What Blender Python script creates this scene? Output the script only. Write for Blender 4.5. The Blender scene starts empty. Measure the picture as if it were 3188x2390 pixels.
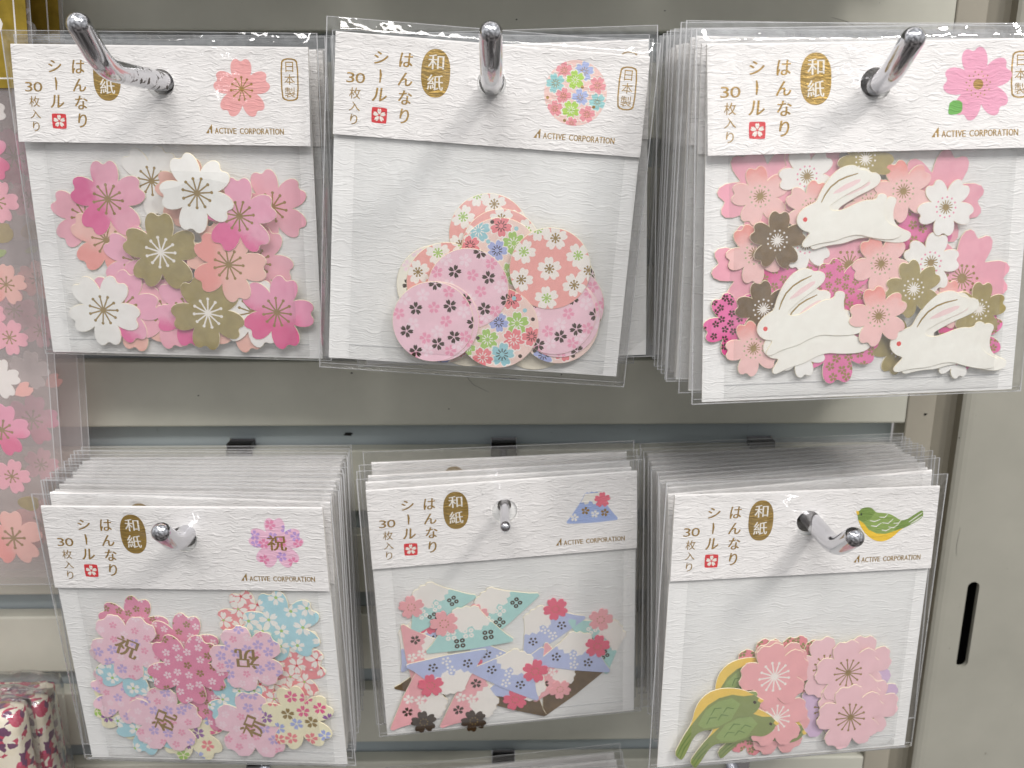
import bpy, math, random
from mathutils import Matrix, Vector, noise
from mathutils.geometry import delaunay_2d_cdt
S = 0.001                      # everything below is authored in millimetres
sc = bpy.context.scene
COL = sc.collection
rad = math.radians

# ---------------------------------------------------------------- camera
cam = bpy.data.cameras.new('camera'); cam.sensor_fit = 'HORIZONTAL'
cam.sensor_width = 36.0; cam.lens = 2673.0/3188.0*36.0
cam.clip_start = 0.01; cam.clip_end = 20
cam.dof.use_dof = True; cam.dof.focus_distance = 0.272; cam.dof.aperture_fstop = 16
co = bpy.data.objects.new('camera', cam); COL.objects.link(co)
co.location = (0, -0.330, 0)
co.rotation_euler = (rad(90-14.9), 0, rad(-0.93))
sc.camera = co
# ---------------------------------------------------------------- light of the shop
sc.view_settings.view_transform = 'Standard'; sc.view_settings.look = 'None'
sc.view_settings.exposure = 0.15; sc.view_settings.gamma = 1.0
w = bpy.data.worlds.new('World'); sc.world = w; w.use_nodes = True
nt = w.node_tree; nt.nodes.clear()
bg = nt.nodes.new('ShaderNodeBackground'); out = nt.nodes.new('ShaderNodeOutputWorld')
tc = nt.nodes.new('ShaderNodeTexCoord'); sp = nt.nodes.new('ShaderNodeSeparateXYZ'); rp = nt.nodes.new('ShaderNodeValToRGB')
mr = nt.nodes.new('ShaderNodeMapRange'); mr.inputs[1].default_value = -1; mr.inputs[2].default_value = 1
nt.links.new(tc.outputs['Generated'], sp.inputs[0]); nt.links.new(sp.outputs[2], mr.inputs[0]); nt.links.new(mr.outputs[0], rp.inputs[0])
rp.color_ramp.elements[0].position = 0.25; rp.color_ramp.elements[0].color = (0.13, 0.12, 0.115, 1)
rp.color_ramp.elements[1].position = 0.85; rp.color_ramp.elements[1].color = (0.62, 0.63, 0.64, 1)
wn = nt.nodes.new('ShaderNodeTexNoise'); wn.inputs['Scale'].default_value = 2.6; wn.inputs['Detail'].default_value = 2; nt.links.new(tc.outputs['Generated'], wn.inputs['Vector'])
wr_ = nt.nodes.new('ShaderNodeMapRange'); wr_.inputs[1].default_value = .38; wr_.inputs[2].default_value = .62; wr_.inputs[3].default_value = .35; wr_.inputs[4].default_value = 1.65; nt.links.new(wn.outputs[0], wr_.inputs[0])
wm = nt.nodes.new('ShaderNodeVectorMath'); wm.operation = 'SCALE'; nt.links.new(rp.outputs[0], wm.inputs[0]); nt.links.new(wr_.outputs[0], wm.inputs['Scale']); nt.links.new(wm.outputs[0], bg.inputs[0])   # noise patches added for contrast in the chrome, standing for unseen goods and aisles; bg.inputs[1].default_value = 0.88
nt.links.new(bg.outputs[0], out.inputs[0])
def area(name, loc, aim, sx, sy, power, col):
    l = bpy.data.lights.new(name, 'AREA'); l.shape = 'RECTANGLE'; l.size = sx*S; l.size_y = sy*S
    l.energy = power; l.color = col
    o = bpy.data.objects.new(name, l); COL.objects.link(o); o.location = Vector(loc)*S
    o.rotation_euler = (Vector(aim)-Vector(loc)).to_track_quat('-Z', 'Y').to_euler()
    return o
# ceiling lamps of the shop: a near tube high on the right, wider fittings further back
area('ceiling_lamp', (900, -880, 1100), (0, 0, -80), 140, 240, 9.5, (1.0, 0.955, 0.91))
area('ceiling_lamp', (-420, -620, 1000), (0, 0, -40), 1100, 120, 4.4, (1.0, 0.975, 0.95))
area('ceiling_lamp', (200, -1500, 1350), (0, 0, -60), 1500, 260, 16.5, (1.0, 0.965, 0.93))

# ---------------------------------------------------------------- helpers
def lin(c):
    if isinstance(c, str):
        c = [int(c[i:i+2], 16)/255 for i in (0, 2, 4)]
    return tuple((v/12.92 if v <= 0.04045 else ((v+0.055)/1.055)**2.4) for v in c)
def mat(name):
    m = bpy.data.materials.new(name); m.use_nodes = True
    return m, m.node_tree, m.node_tree.nodes['Principled BSDF']
def N(nt, t, **k):
    n = nt.nodes.new(t)
    for a, v in k.items():
        if a in ('op',): n.operation = v
        else: setattr(n, a, v)
    return n
def coords(nt, scale=(1, 1, 1)):
    t = N(nt, 'ShaderNodeTexCoord'); m = N(nt, 'ShaderNodeMapping')
    m.inputs['Scale'].default_value = scale; nt.links.new(t.outputs['Object'], m.inputs['Vector'])
    return m.outputs[0]
def noise_n(nt, vec, scale, detail=3, rough=0.5, typ='FBM', dist=0.0):
    n = N(nt, 'ShaderNodeTexNoise'); n.noise_type = typ
    n.inputs['Scale'].default_value = scale; n.inputs['Detail'].default_value = detail
    n.inputs['Roughness'].default_value = rough; n.inputs['Distortion'].default_value = dist
    nt.links.new(vec, n.inputs['Vector']); return n.outputs[0]
def crepe_bump(nt, bsdf, strength=0.5, dist=0.36, fz=.80, fx=.22):
    # washi crepe: short wavering horizontal wrinkles, about 1 mm apart and 5 mm long
    v0 = coords(nt, (1000, 1000, 1000))
    wp = N(nt, 'ShaderNodeTexNoise'); wp.inputs['Scale'].default_value = .16; wp.inputs['Detail'].default_value = 2; nt.links.new(v0, wp.inputs['Vector'])
    wa = N(nt, 'ShaderNodeVectorMath', op='MULTIPLY_ADD'); nt.links.new(wp.outputs['Color'], wa.inputs[0]); wa.inputs[1].default_value = (6, 0, 4); nt.links.new(v0, wa.inputs[2])
    ws = N(nt, 'ShaderNodeVectorMath', op='MULTIPLY'); nt.links.new(wa.outputs[0], ws.inputs[0]); ws.inputs[1].default_value = (fx, .0, fz)
    n1 = noise_n(nt, ws.outputs[0], 1.0, 3, 0.55)
    m1 = N(nt, 'ShaderNodeMath', op='MULTIPLY_ADD'); nt.links.new(n1, m1.inputs[0]); m1.inputs[1].default_value = 2; m1.inputs[2].default_value = -1
    m2 = N(nt, 'ShaderNodeMath', op='ABSOLUTE'); nt.links.new(m1.outputs[0], m2.inputs[0])
    m3 = N(nt, 'ShaderNodeMath', op='POWER'); nt.links.new(m2.outputs[0], m3.inputs[0]); m3.inputs[1].default_value = .75
    ad = N(nt, 'ShaderNodeMath', op='MULTIPLY_ADD'); nt.links.new(n1, ad.inputs[0]); ad.inputs[1].default_value = .9; nt.links.new(m3.outputs[0], ad.inputs[2])
    b = N(nt, 'ShaderNodeBump'); b.inputs['Strength'].default_value = strength; b.inputs['Distance'].default_value = dist*S
    nt.links.new(ad.outputs[0], b.inputs['Height']); nt.links.new(b.outputs[0], bsdf.inputs['Normal'])
    return ad.outputs[0]
MATS = {}
def print_mat(key, hexc, rough=0.6, crepe=False, mottle=0.06, metal=0.0, spec=0.3, grad=None):
    """paper or foil surface; grad = (clockwise degrees from the first petal, second colour, start mm, end mm)"""
    m, nt, b = mat(key)
    c = lin(hexc)
    v = coords(nt, (1000, 1000, 1000))
    n = noise_n(nt, v, 0.22, 4, 0.6)
    n_f = noise_n(nt, v, 2.2, 2, 0.6)
    mx = N(nt, 'ShaderNodeMix', data_type='RGBA')
    k = mottle
    mx.inputs[6].default_value = (*[max(0, x*(1-2*k)) for x in c], 1); mx.inputs[7].default_value = (*[min(1, x*(1+2*k)) for x in c], 1)
    nt.links.new(n, mx.inputs[0]); last = mx.outputs[2]
    if grad:
        a, c2, s0, s1 = grad
        d = N(nt, 'ShaderNodeVectorMath', op='DOT_PRODUCT'); d.inputs[1].default_value = (math.sin(rad(a)), 0, math.cos(rad(a)))
        nt.links.new(v, d.inputs[0])
        a2 = N(nt, 'ShaderNodeMath', op='MULTIPLY_ADD'); nt.links.new(n, a2.inputs[0]); a2.inputs[1].default_value = 7; nt.links.new(d.outputs['Value'], a2.inputs[2])
        r = N(nt, 'ShaderNodeMapRange', interpolation_type='SMOOTHSTEP'); r.inputs[1].default_value = s0+3.5; r.inputs[2].default_value = s1+3.5
        nt.links.new(a2.outputs[0], r.inputs[0])
        m2 = N(nt, 'ShaderNodeMix', data_type='RGBA'); nt.links.new(r.outputs[0], m2.inputs[0]); nt.links.new(last, m2.inputs[6])
        m2.inputs[7].default_value = (*lin(c2), 1); last = m2.outputs[2]
    nt.links.new(last, b.inputs['Base Color'])
    b.inputs['Roughness'].default_value = rough; b.inputs['Metallic'].default_value = metal
    b.inputs['Specular IOR Level'].default_value = spec
    if crepe: crepe_bump(nt, b, 0.55 if crepe is True else crepe, **(dict(fz=1.15, fx=.10, dist=.36) if key == 'washi_back_card' else dict(fz=.98, fx=.17, dist=.36)))
    else:
        bp = N(nt, 'ShaderNodeBump'); bp.inputs['Strength'].default_value = 0.35; bp.inputs['Distance'].default_value = 0.06*S
        nt.links.new(n_f, bp.inputs['Height']); nt.links.new(bp.outputs[0], b.inputs['Normal'])
    MATS[key] = m; return m
print_mat('washi_card', 'f5f3f2', 0.75, crepe=0.85, mottle=0.008, spec=0.25)
print_mat('washi_back_card', 'f0f0ef', 0.75, crepe=0.55, mottle=0.008, spec=0.25)
print_mat('card_edge', 'f3efe6', 0.8, mottle=0.02)
print_mat('gold_ink', 'a58442', 0.38, crepe=0.6, metal=0.35, mottle=0.12)
print_mat('gold_badge', 'a88a45', 0.34, crepe=0.7, metal=0.45, mottle=0.15)
print_mat('seal_red', 'd83a40', 0.6, crepe=0.6)
print_mat('reserve_white', 'f2eee6', 0.7, crepe=0.6, mottle=0.01)
for k, c in dict(h_salmon='f3b1b0', h_salmon2='f3b7b4', h_pink='eda9c3', h_leaf='6fb452', h_rose='f0a0a8', h_blue='b5c2ec', h_teal='a2d8da', h_green='b6dc62', h_peach='f7d2cb',
                 h_coral='ec7a8c', h_lav='a9bbe6', h_lilac='c4a2dc', h_hot='ea8fb4', h_lp='f4c6dc', h_bird='93ad5e', h_birdd='7e9a4c', h_yellow='f6cd3e', h_white='f3f1ec', h_dark='34402a').items():
    print_mat(k, c, 0.65, crepe=0.6, mottle=0.05)
# stickers
G = dict(white='faf7f2', rosep='f4b3c3', salmon='f5bcb4', peach='f7c1b4', mauve='f2b2ca', bigp='f3adbe', peach3='f7b9b7', rabbit='fbf7ee', cream='f6eedc',
         coral='f5aea8', pinkd='f5cedb', multi='f8d9d0', whitegold='f6f2e4', hot='e88fb0', corw='f2959b', lpk='f6cedb', crm='f6efce', blu='aedbe6', lav='bcc6ea', tea='b4e0dc', pnk='f4b2b8',
         rosepat='ec8f99', roses='f5b4b7', palep='f9ccd3', mauvep='dcbfe0', leaf='98ae66', bird='8c9a58', rosefl='e8637f', pinkfl='f4adb2')
for k, c in G.items(): print_mat(k, c, 0.7, mottle=0.05)
print_mat('mag', 'f2afc8', 0.7, mottle=0.05, grad=(216, 'ea6ca4', 1.0, 6.0))
print_mat('magd', 'f1a4c2', 0.7, mottle=0.05, grad=(180, 'e86099', -2.0, 5.0))
print_mat('magg', 'f3adc4', 0.7, mottle=0.05, grad=(250, 'ea68a2', 0.0, 5.0))
print_mat('salmong', 'f8c5bb', 0.7, mottle=0.05, grad=(252, 'f4a39c', -1.0, 6.0))
print_mat('peach3g', 'f9c9c6', 0.7, mottle=0.05, grad=(10, 'f39d94', 2.0, 8.0))
print_mat('magp', 'ea78ae', 0.7, mottle=0.08, grad=(200, 'dd3f8d', 0.0, 7.0))
print_mat('foil', 'b5a467', 0.36, metal=0.38, mottle=0.16)
print_mat('foil_dark', '8a6c3c', 0.3, metal=0.7, mottle=0.25)
print_mat('foil_line', 'a88c4c', 0.36, metal=0.4, mottle=0.15)
print_mat('black_gold', '4a3620', 0.35, metal=0.5, mottle=0.2)
print_mat('ink_white', 'f9f4ee', 0.6, mottle=0.02)
for k, c in dict(ink_pale='f9dfe8', ink_rose='f0a3bd', ink_green='a9cf6c', ink_teal='9fd2dc', ink_blue='a9b4e6', ink_red='e5433f', ink_coral='f0888f', ink_lilac='c3b0e0', ink_hot='e86a96', ink_dgreen='5d7d3a',
                 ink_yellow='f6d160', ink_earpink='f8d9da', ink_olive='8c8a4a', ink_dot='f09ab4', ink_oliveg='b3b48a', ink_purple='9a6aa8').items(): print_mat(k, c, 0.65, mottle=0.04)
print_mat('cream_edge', 'fbf0cf', 0.8, mottle=0.02)

def film(name, gloss=0.06, haze=0.03, tint=(1, 1, 1), rough=0.04, wr=0.35, veil=(0.85, 0.86, 0.88)):
    m, nt, b = mat(name); nt.nodes.remove(b)
    o = nt.nodes['Material Output']
    tr = N(nt, 'ShaderNodeBsdfTransparent'); tr.inputs[0].default_value = (*tint, 1)
    gl = N(nt, 'ShaderNodeBsdfGlossy'); gl.inputs['Roughness'].default_value = rough
    df = N(nt, 'ShaderNodeBsdfDiffuse'); df.inputs[0].default_value = (*veil, 1)
    # Schlick reflectance that is the same from either side of the thin sheet
    ge = N(nt, 'ShaderNodeNewGeometry'); dp = N(nt, 'ShaderNodeVectorMath', op='DOT_PRODUCT'); nt.links.new(ge.outputs['Incoming'], dp.inputs[1])
    ab = N(nt, 'ShaderNodeMath', op='ABSOLUTE'); nt.links.new(dp.outputs['Value'], ab.inputs[0])
    iv = N(nt, 'ShaderNodeMath', op='SUBTRACT'); iv.inputs[0].default_value = 1.0; nt.links.new(ab.outputs[0], iv.inputs[1])
    pw = N(nt, 'ShaderNodeMath', op='POWER'); nt.links.new(iv.outputs[0], pw.inputs[0]); pw.inputs[1].default_value = 5
    fr = N(nt, 'ShaderNodeMath', op='MULTIPLY_ADD'); nt.links.new(pw.outputs[0], fr.inputs[0]); fr.inputs[1].default_value = 0.6; fr.inputs[2].default_value = 0.045
    v = coords(nt, (60, 60, 60)); n = noise_n(nt, v, 1.0, 3, 0.55)
    bp = N(nt, 'ShaderNodeBump'); bp.inputs['Strength'].default_value = wr; bp.inputs['Distance'].default_value = 1.5*S
    nt.links.new(n, bp.inputs['Height']); nt.links.new(bp.outputs[0], gl.inputs['Normal']); nt.links.new(bp.outputs[0], dp.inputs[0])
    m1 = N(nt, 'ShaderNodeMixShader'); m1.inputs[0].default_value = haze
    nt.links.new(tr.outputs[0], m1.inputs[1]); nt.links.new(df.outputs[0], m1.inputs[2])
    ml = N(nt, 'ShaderNodeMath', op='MULTIPLY'); nt.links.new(fr.outputs[0], ml.inputs[0]); ml.inputs[1].default_value = gloss; ml.use_clamp = True
    m2 = N(nt, 'ShaderNodeMixShader'); nt.links.new(ml.outputs[0], m2.inputs[0]); nt.links.new(m1.outputs[0], m2.inputs[1]); nt.links.new(gl.outputs[0], m2.inputs[2])
    nt.links.new(m2.outputs[0], o.inputs[0]); MATS[name] = m; return m
film('bag_film', 2.2, 0.010, (0.996, 0.996, 0.996), 0.035, 0.8)
film('pouch_film', 0.9, 0.075, (0.988, 0.99, 0.988), 0.16, 0.5)
film('film_edge', 2.5, 0.42, (0.97, 0.97, 0.97), 0.15, 0.2)
film('sheet_film', 1.4, 0.17, (0.95, 0.93, 0.93), 0.08, 0.6, (0.92, 0.84, 0.83))

def link(name, me, parent=None, mw=None):
    o = bpy.data.objects.new(name, me); COL.objects.link(o)
    if parent is not None: o.parent = parent
    if mw is not None: o.matrix_world = mw
    return o
def mesh(name, V, F, mats, mi=None, smooth=False):
    me = bpy.data.meshes.new(name); me.from_pydata([(x*S, y*S, z*S) for x, y, z in V], [], F)
    for m in (mats if isinstance(mats, (list, tuple)) else [mats]): me.materials.append(MATS[m])
    if mi: me.polygons.foreach_set('material_index', mi)
    if smooth: me.polygons.foreach_set('use_smooth', [True]*len(F))
    me.update(); return me
def tag(o, label=None, cat=None, group=None, kind=None):
    if label: o['label'] = label
    if cat: o['category'] = cat
    if group: o['group'] = group
    if kind: o['kind'] = kind
    return o
def empty(name, M):
    o = bpy.data.objects.new(name, None); COL.objects.link(o); o.empty_display_size = 0.01; o.matrix_world = M; return o
def copy_tree(o, M, parent=None):
    c = o.copy(); COL.objects.link(c)
    if parent is None: c.matrix_world = M
    else: c.parent = parent
    for ch in list(o.children): copy_tree(ch, None, c)
    return c
def area2(p): return sum(p[i][0]*p[(i+1) % len(p)][1]-p[(i+1) % len(p)][0]*p[i][1] for i in range(len(p)))/2
def ccw(p): return p if area2(p) > 0 else p[::-1]
def rot2(p, a, s=1.0, dx=0, dz=0):
    """clockwise by a degrees as seen from the front (x right, z up)"""
    c, n = math.cos(rad(a)), math.sin(rad(a))
    return [((x*c+z*n)*s+dx, (-x*n+z*c)*s+dz) for x, z in p]
def cut(polys, holes=()):
    """split a flat print into pieces: polys = [(key, poly)], the first is the base, later ones lie on top; -> {key: (verts, tris)}"""
    pts = []; edges = []; info = []
    for k, p in polys+[('__hole', h) for h in holes]:
        s = len(pts); n = len(p); pts += [Vector(q) for q in p]; edges += [(s+i, s+(i+1) % n) for i in range(n)]
        xs = [q[0] for q in p]; zs = [q[1] for q in p]; info.append((k, p, min(xs), max(xs), min(zs), max(zs)))
    V, E, F, _, _, _ = delaunay_2d_cdt(pts, edges, [], 0, 1e-4, False)
    def inside(p, x, z):
        r = False; j = len(p)-1
        for i in range(len(p)):
            x1, z1 = p[i]; x2, z2 = p[j]
            if (z1 > z) != (z2 > z) and x < (x2-x1)*(z-z1)/(z2-z1)+x1: r = not r
            j = i
        return r
    res = {}; base = info[0]; tops = info[:0:-1]
    for f in F:
        x = sum(V[i].x for i in f)/3; z = sum(V[i].y for i in f)/3
        if not inside(base[1], x, z): continue
        k = base[0]
        for kk, p, xa, xb, za, zb in tops:
            if xa <= x <= xb and za <= z <= zb and inside(p, x, z): k = kk; break
        if k != '__hole': res.setdefault(k, []).append(list(f))
    outd = {}
    for k, fs in res.items():
        used = {}; vv = []; ff = []
        for f in fs:
            g = []
            for i in f:
                if i not in used: used[i] = len(vv); vv.append((V[i].x, V[i].y))
                g.append(used[i])
            ff.append(g)
        outd[k] = (vv, ff)
    return outd
def flat(piece, d):
    """verts/tris of a cut piece, facing the viewer at depth d in front of the plane (-y is towards the viewer)"""
    vv, ff = piece
    dd = d if callable(d) else (lambda x, z: d)
    return [(x, -dd(x, z), z) for x, z in vv], [f for f in ff]
def walls(poly, d0, d1, grow=0.0):
    p = ccw(poly); n = len(p); V = []
    d0f = d0 if callable(d0) else (lambda x, z: d0); d1f = d1 if callable(d1) else (lambda x, z: d1)
    for i in range(n):
        x, z = p[i]
        if grow:
            ax, az = p[i-1]; bx, bz = p[(i+1) % n]; tx, tz = bx-ax, bz-az; L = math.hypot(tx, tz) or 1
            gx, gz = x+tz/L*grow, z-tx/L*grow
        else: gx, gz = x, z
        V += [(x, -d1f(x, z), z), (gx, -d0f(x, z), gz)]
    F = [[2*i, 2*i+1, 2*((i+1) % n)+1, 2*((i+1) % n)] for i in range(n)]
    return V, F
# ---------------------------------------------------------------- outlines
PR = [(0, .90), (3, .915), (7, .975), (11, 1.0), (16, .985), (21, .925), (26, .83), (31, .70), (34, .605), (36, .545)]
PR3 = [(0, 1.0), (5, .985), (9, .945), (12, .935), (16, .97), (21, .94), (26, .86), (31, .74), (36, .61)]
PRW = [(0, .93), (5, .955), (9, 1.0), (15, .985), (19, .945), (24, .93), (29, .83), (33, .72), (36, .64)]
PRB = [(0, .86), (4, .90), (8, .97), (13, 1.0), (19, .96), (25, .84), (30, .69), (33, .60), (36, .56)]
def blossom(R, prof=PR, n=5, sub=1, seed=0):
    pts = []; rr = random.Random(seed)
    for k in range(n):
        j = 1+rr.uniform(-.03, .03) if seed else 1
        a0 = 360/n*k; sc_ = 72/ (360/n) * 1.0
        seq = [(-a, r) for a, r in prof[:0:-1]]+list(prof)
        for a, r in seq[:-1]:
            t = rad(a0+a/sc_*1.0); q = r*R*(1+(j-1)*(1-abs(a)/36)); pts.append((q*math.sin(t), q*math.cos(t)))
    return pts
def disc(R, n=48, cx=0, cz=0): return [(cx+R*math.sin(2*math.pi*i/n), cz+R*math.cos(2*math.pi*i/n)) for i in range(n)]
def petal(r0, r1, wd, a, cx=0, cz=0, notch=.12):
    L = r1-r0; p = [(0, r0), (-wd*.32, r0+L*.25), (-wd*.5, r0+L*.6), (-wd*.38, r0+L*.9), (-wd*.2, r1), (0, r1-L*notch*1.6), (wd*.2, r1), (wd*.38, r0+L*.9), (wd*.5, r0+L*.6), (wd*.32, r0+L*.25)]
    return rot2(p, a, 1, cx, cz)
def sakura(cx, cz, r, a=0): return [petal(r*.12, r, r*.62, a+72*k, cx, cz) for k in range(5)]
def stick_line(a, r0, r1, wd, cx=0, cz=0): return rot2([(-wd/2, r0), (-wd/2, r1), (wd/2, r1), (wd/2, r0)], a, 1, cx, cz)
def stamens(r, n=11, wd=None, dot=None, cx=0, cz=0, a=0, core=.16):
    wd = wd or r*.085; dot = dot or r*.10; P = [disc(r*core, 10, cx, cz)]
    for k in range(n):
        t = a+360/n*k; rr_ = r*(1 if k % 2 == 0 else .96)
        P.append(stick_line(t, 0, rr_*.93, wd, cx, cz)); P.append(disc(dot, 8, cx+rr_*math.sin(rad(t)), cz+rr_*math.cos(rad(t))))
    return P
def strip(pts, wd):
    Lp = []; Rp = []
    for i, (x, z) in enumerate(pts):
        a = pts[max(0, i-1)]; b = pts[min(len(pts)-1, i+1)]; tx, tz = b[0]-a[0], b[1]-a[1]; L = math.hypot(tx, tz) or 1
        k = wd/2*(0.55 if i in (0, len(pts)-1) else 1)
        Lp.append((x-tz/L*k, z+tx/L*k)); Rp.append((x+tz/L*k, z-tx/L*k))
    return Lp+Rp[::-1]
def smooth_poly(p, it=1):
    for _ in range(it):
        q = []
        for i in range(len(p)):
            a = p[i]; b = p[(i+1) % len(p)]; q += [(a[0]*.75+b[0]*.25, a[1]*.75+b[1]*.25), (a[0]*.25+b[0]*.75, a[1]*.25+b[1]*.75)]
        p = q
    return p
RAB = [(740,500),(750,460),(785,425),(830,405),(862,394),(880,355),(905,310),(945,255),(1000,208),(1050,190),(1095,190),(1125,206),(1140,222),(1168,222),(1200,245),(1198,275),(1175,302),(1130,325),(1070,350),(1020,375),(975,400),(945,420),(943,438),(965,452),(1010,455),(1060,440),(1120,415),(1170,402),(1215,405),(1240,395),(1245,375),(1270,368),(1298,380),(1303,400),(1290,430),(1284,470),(1290,510),(1310,545),(1350,570),(1395,588),(1405,610),(1385,638),(1340,650),(1280,645),(1200,628),(1130,605),(1060,610),(980,635),(900,640),(850,648),(800,662),(776,655),(775,635),(800,605),(822,582),(818,570),(785,560),(755,535)]
RAB = smooth_poly([((x-793)/486, -(y-493)/486) for x, y in RAB])
def rpts(l): return [((x-793)/486, -(y-493)/486) for x, y in l]
BIRD = [(1256,410),(1275,416),(1290,403),(1320,401),(1345,409),(1362,427),(1374,442),(1410,450),(1450,462),(1480,484),(1508,508),(1530,514),(1560,508),(1600,489),(1640,474),(1646,488),(1643,518),(1600,536),(1560,550),(1530,557),(1500,571),(1470,594),(1430,611),(1385,611),(1345,590),(1310,555),(1285,515),(1268,470),(1265,438)]
BELLY = [(1268,462),(1300,490),(1325,530),(1370,560),(1420,572),(1480,565),(1530,557),(1500,571),(1470,594),(1430,612),(1385,612),(1345,590),(1310,555),(1285,515)]
def bpts(l): return [((x-1450)/195, -(y-507)/195) for x, y in l]
FUJI = [(-.36,.52),(-.34,.60),(-.22,.66),(-.12,.62),(-.02,.68),(.10,.63),(.2,.66),(.33,.60),(.36,.50),(.52,.26),(.74,-.02),(.96,-.30),(1.13,-.46),(1.12,-.54),(1.05,-.56),(0,-.60),(-1.05,-.56),(-1.12,-.54),(-1.13,-.46),(-.96,-.30),(-.74,-.02),(-.52,.26)]
CAP = [(-.75,.10),(-.58,.12),(-.52,.02),(-.40,.05),(-.34,-.08),(-.18,-.05),(-.12,.08),(.0,.04),(.06,-.10),(.2,-.06),(.26,.06),(.38,.02),(.46,.12),(.62,.06),(.75,.1),(.55,.9),(-.55,.9)]
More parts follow.
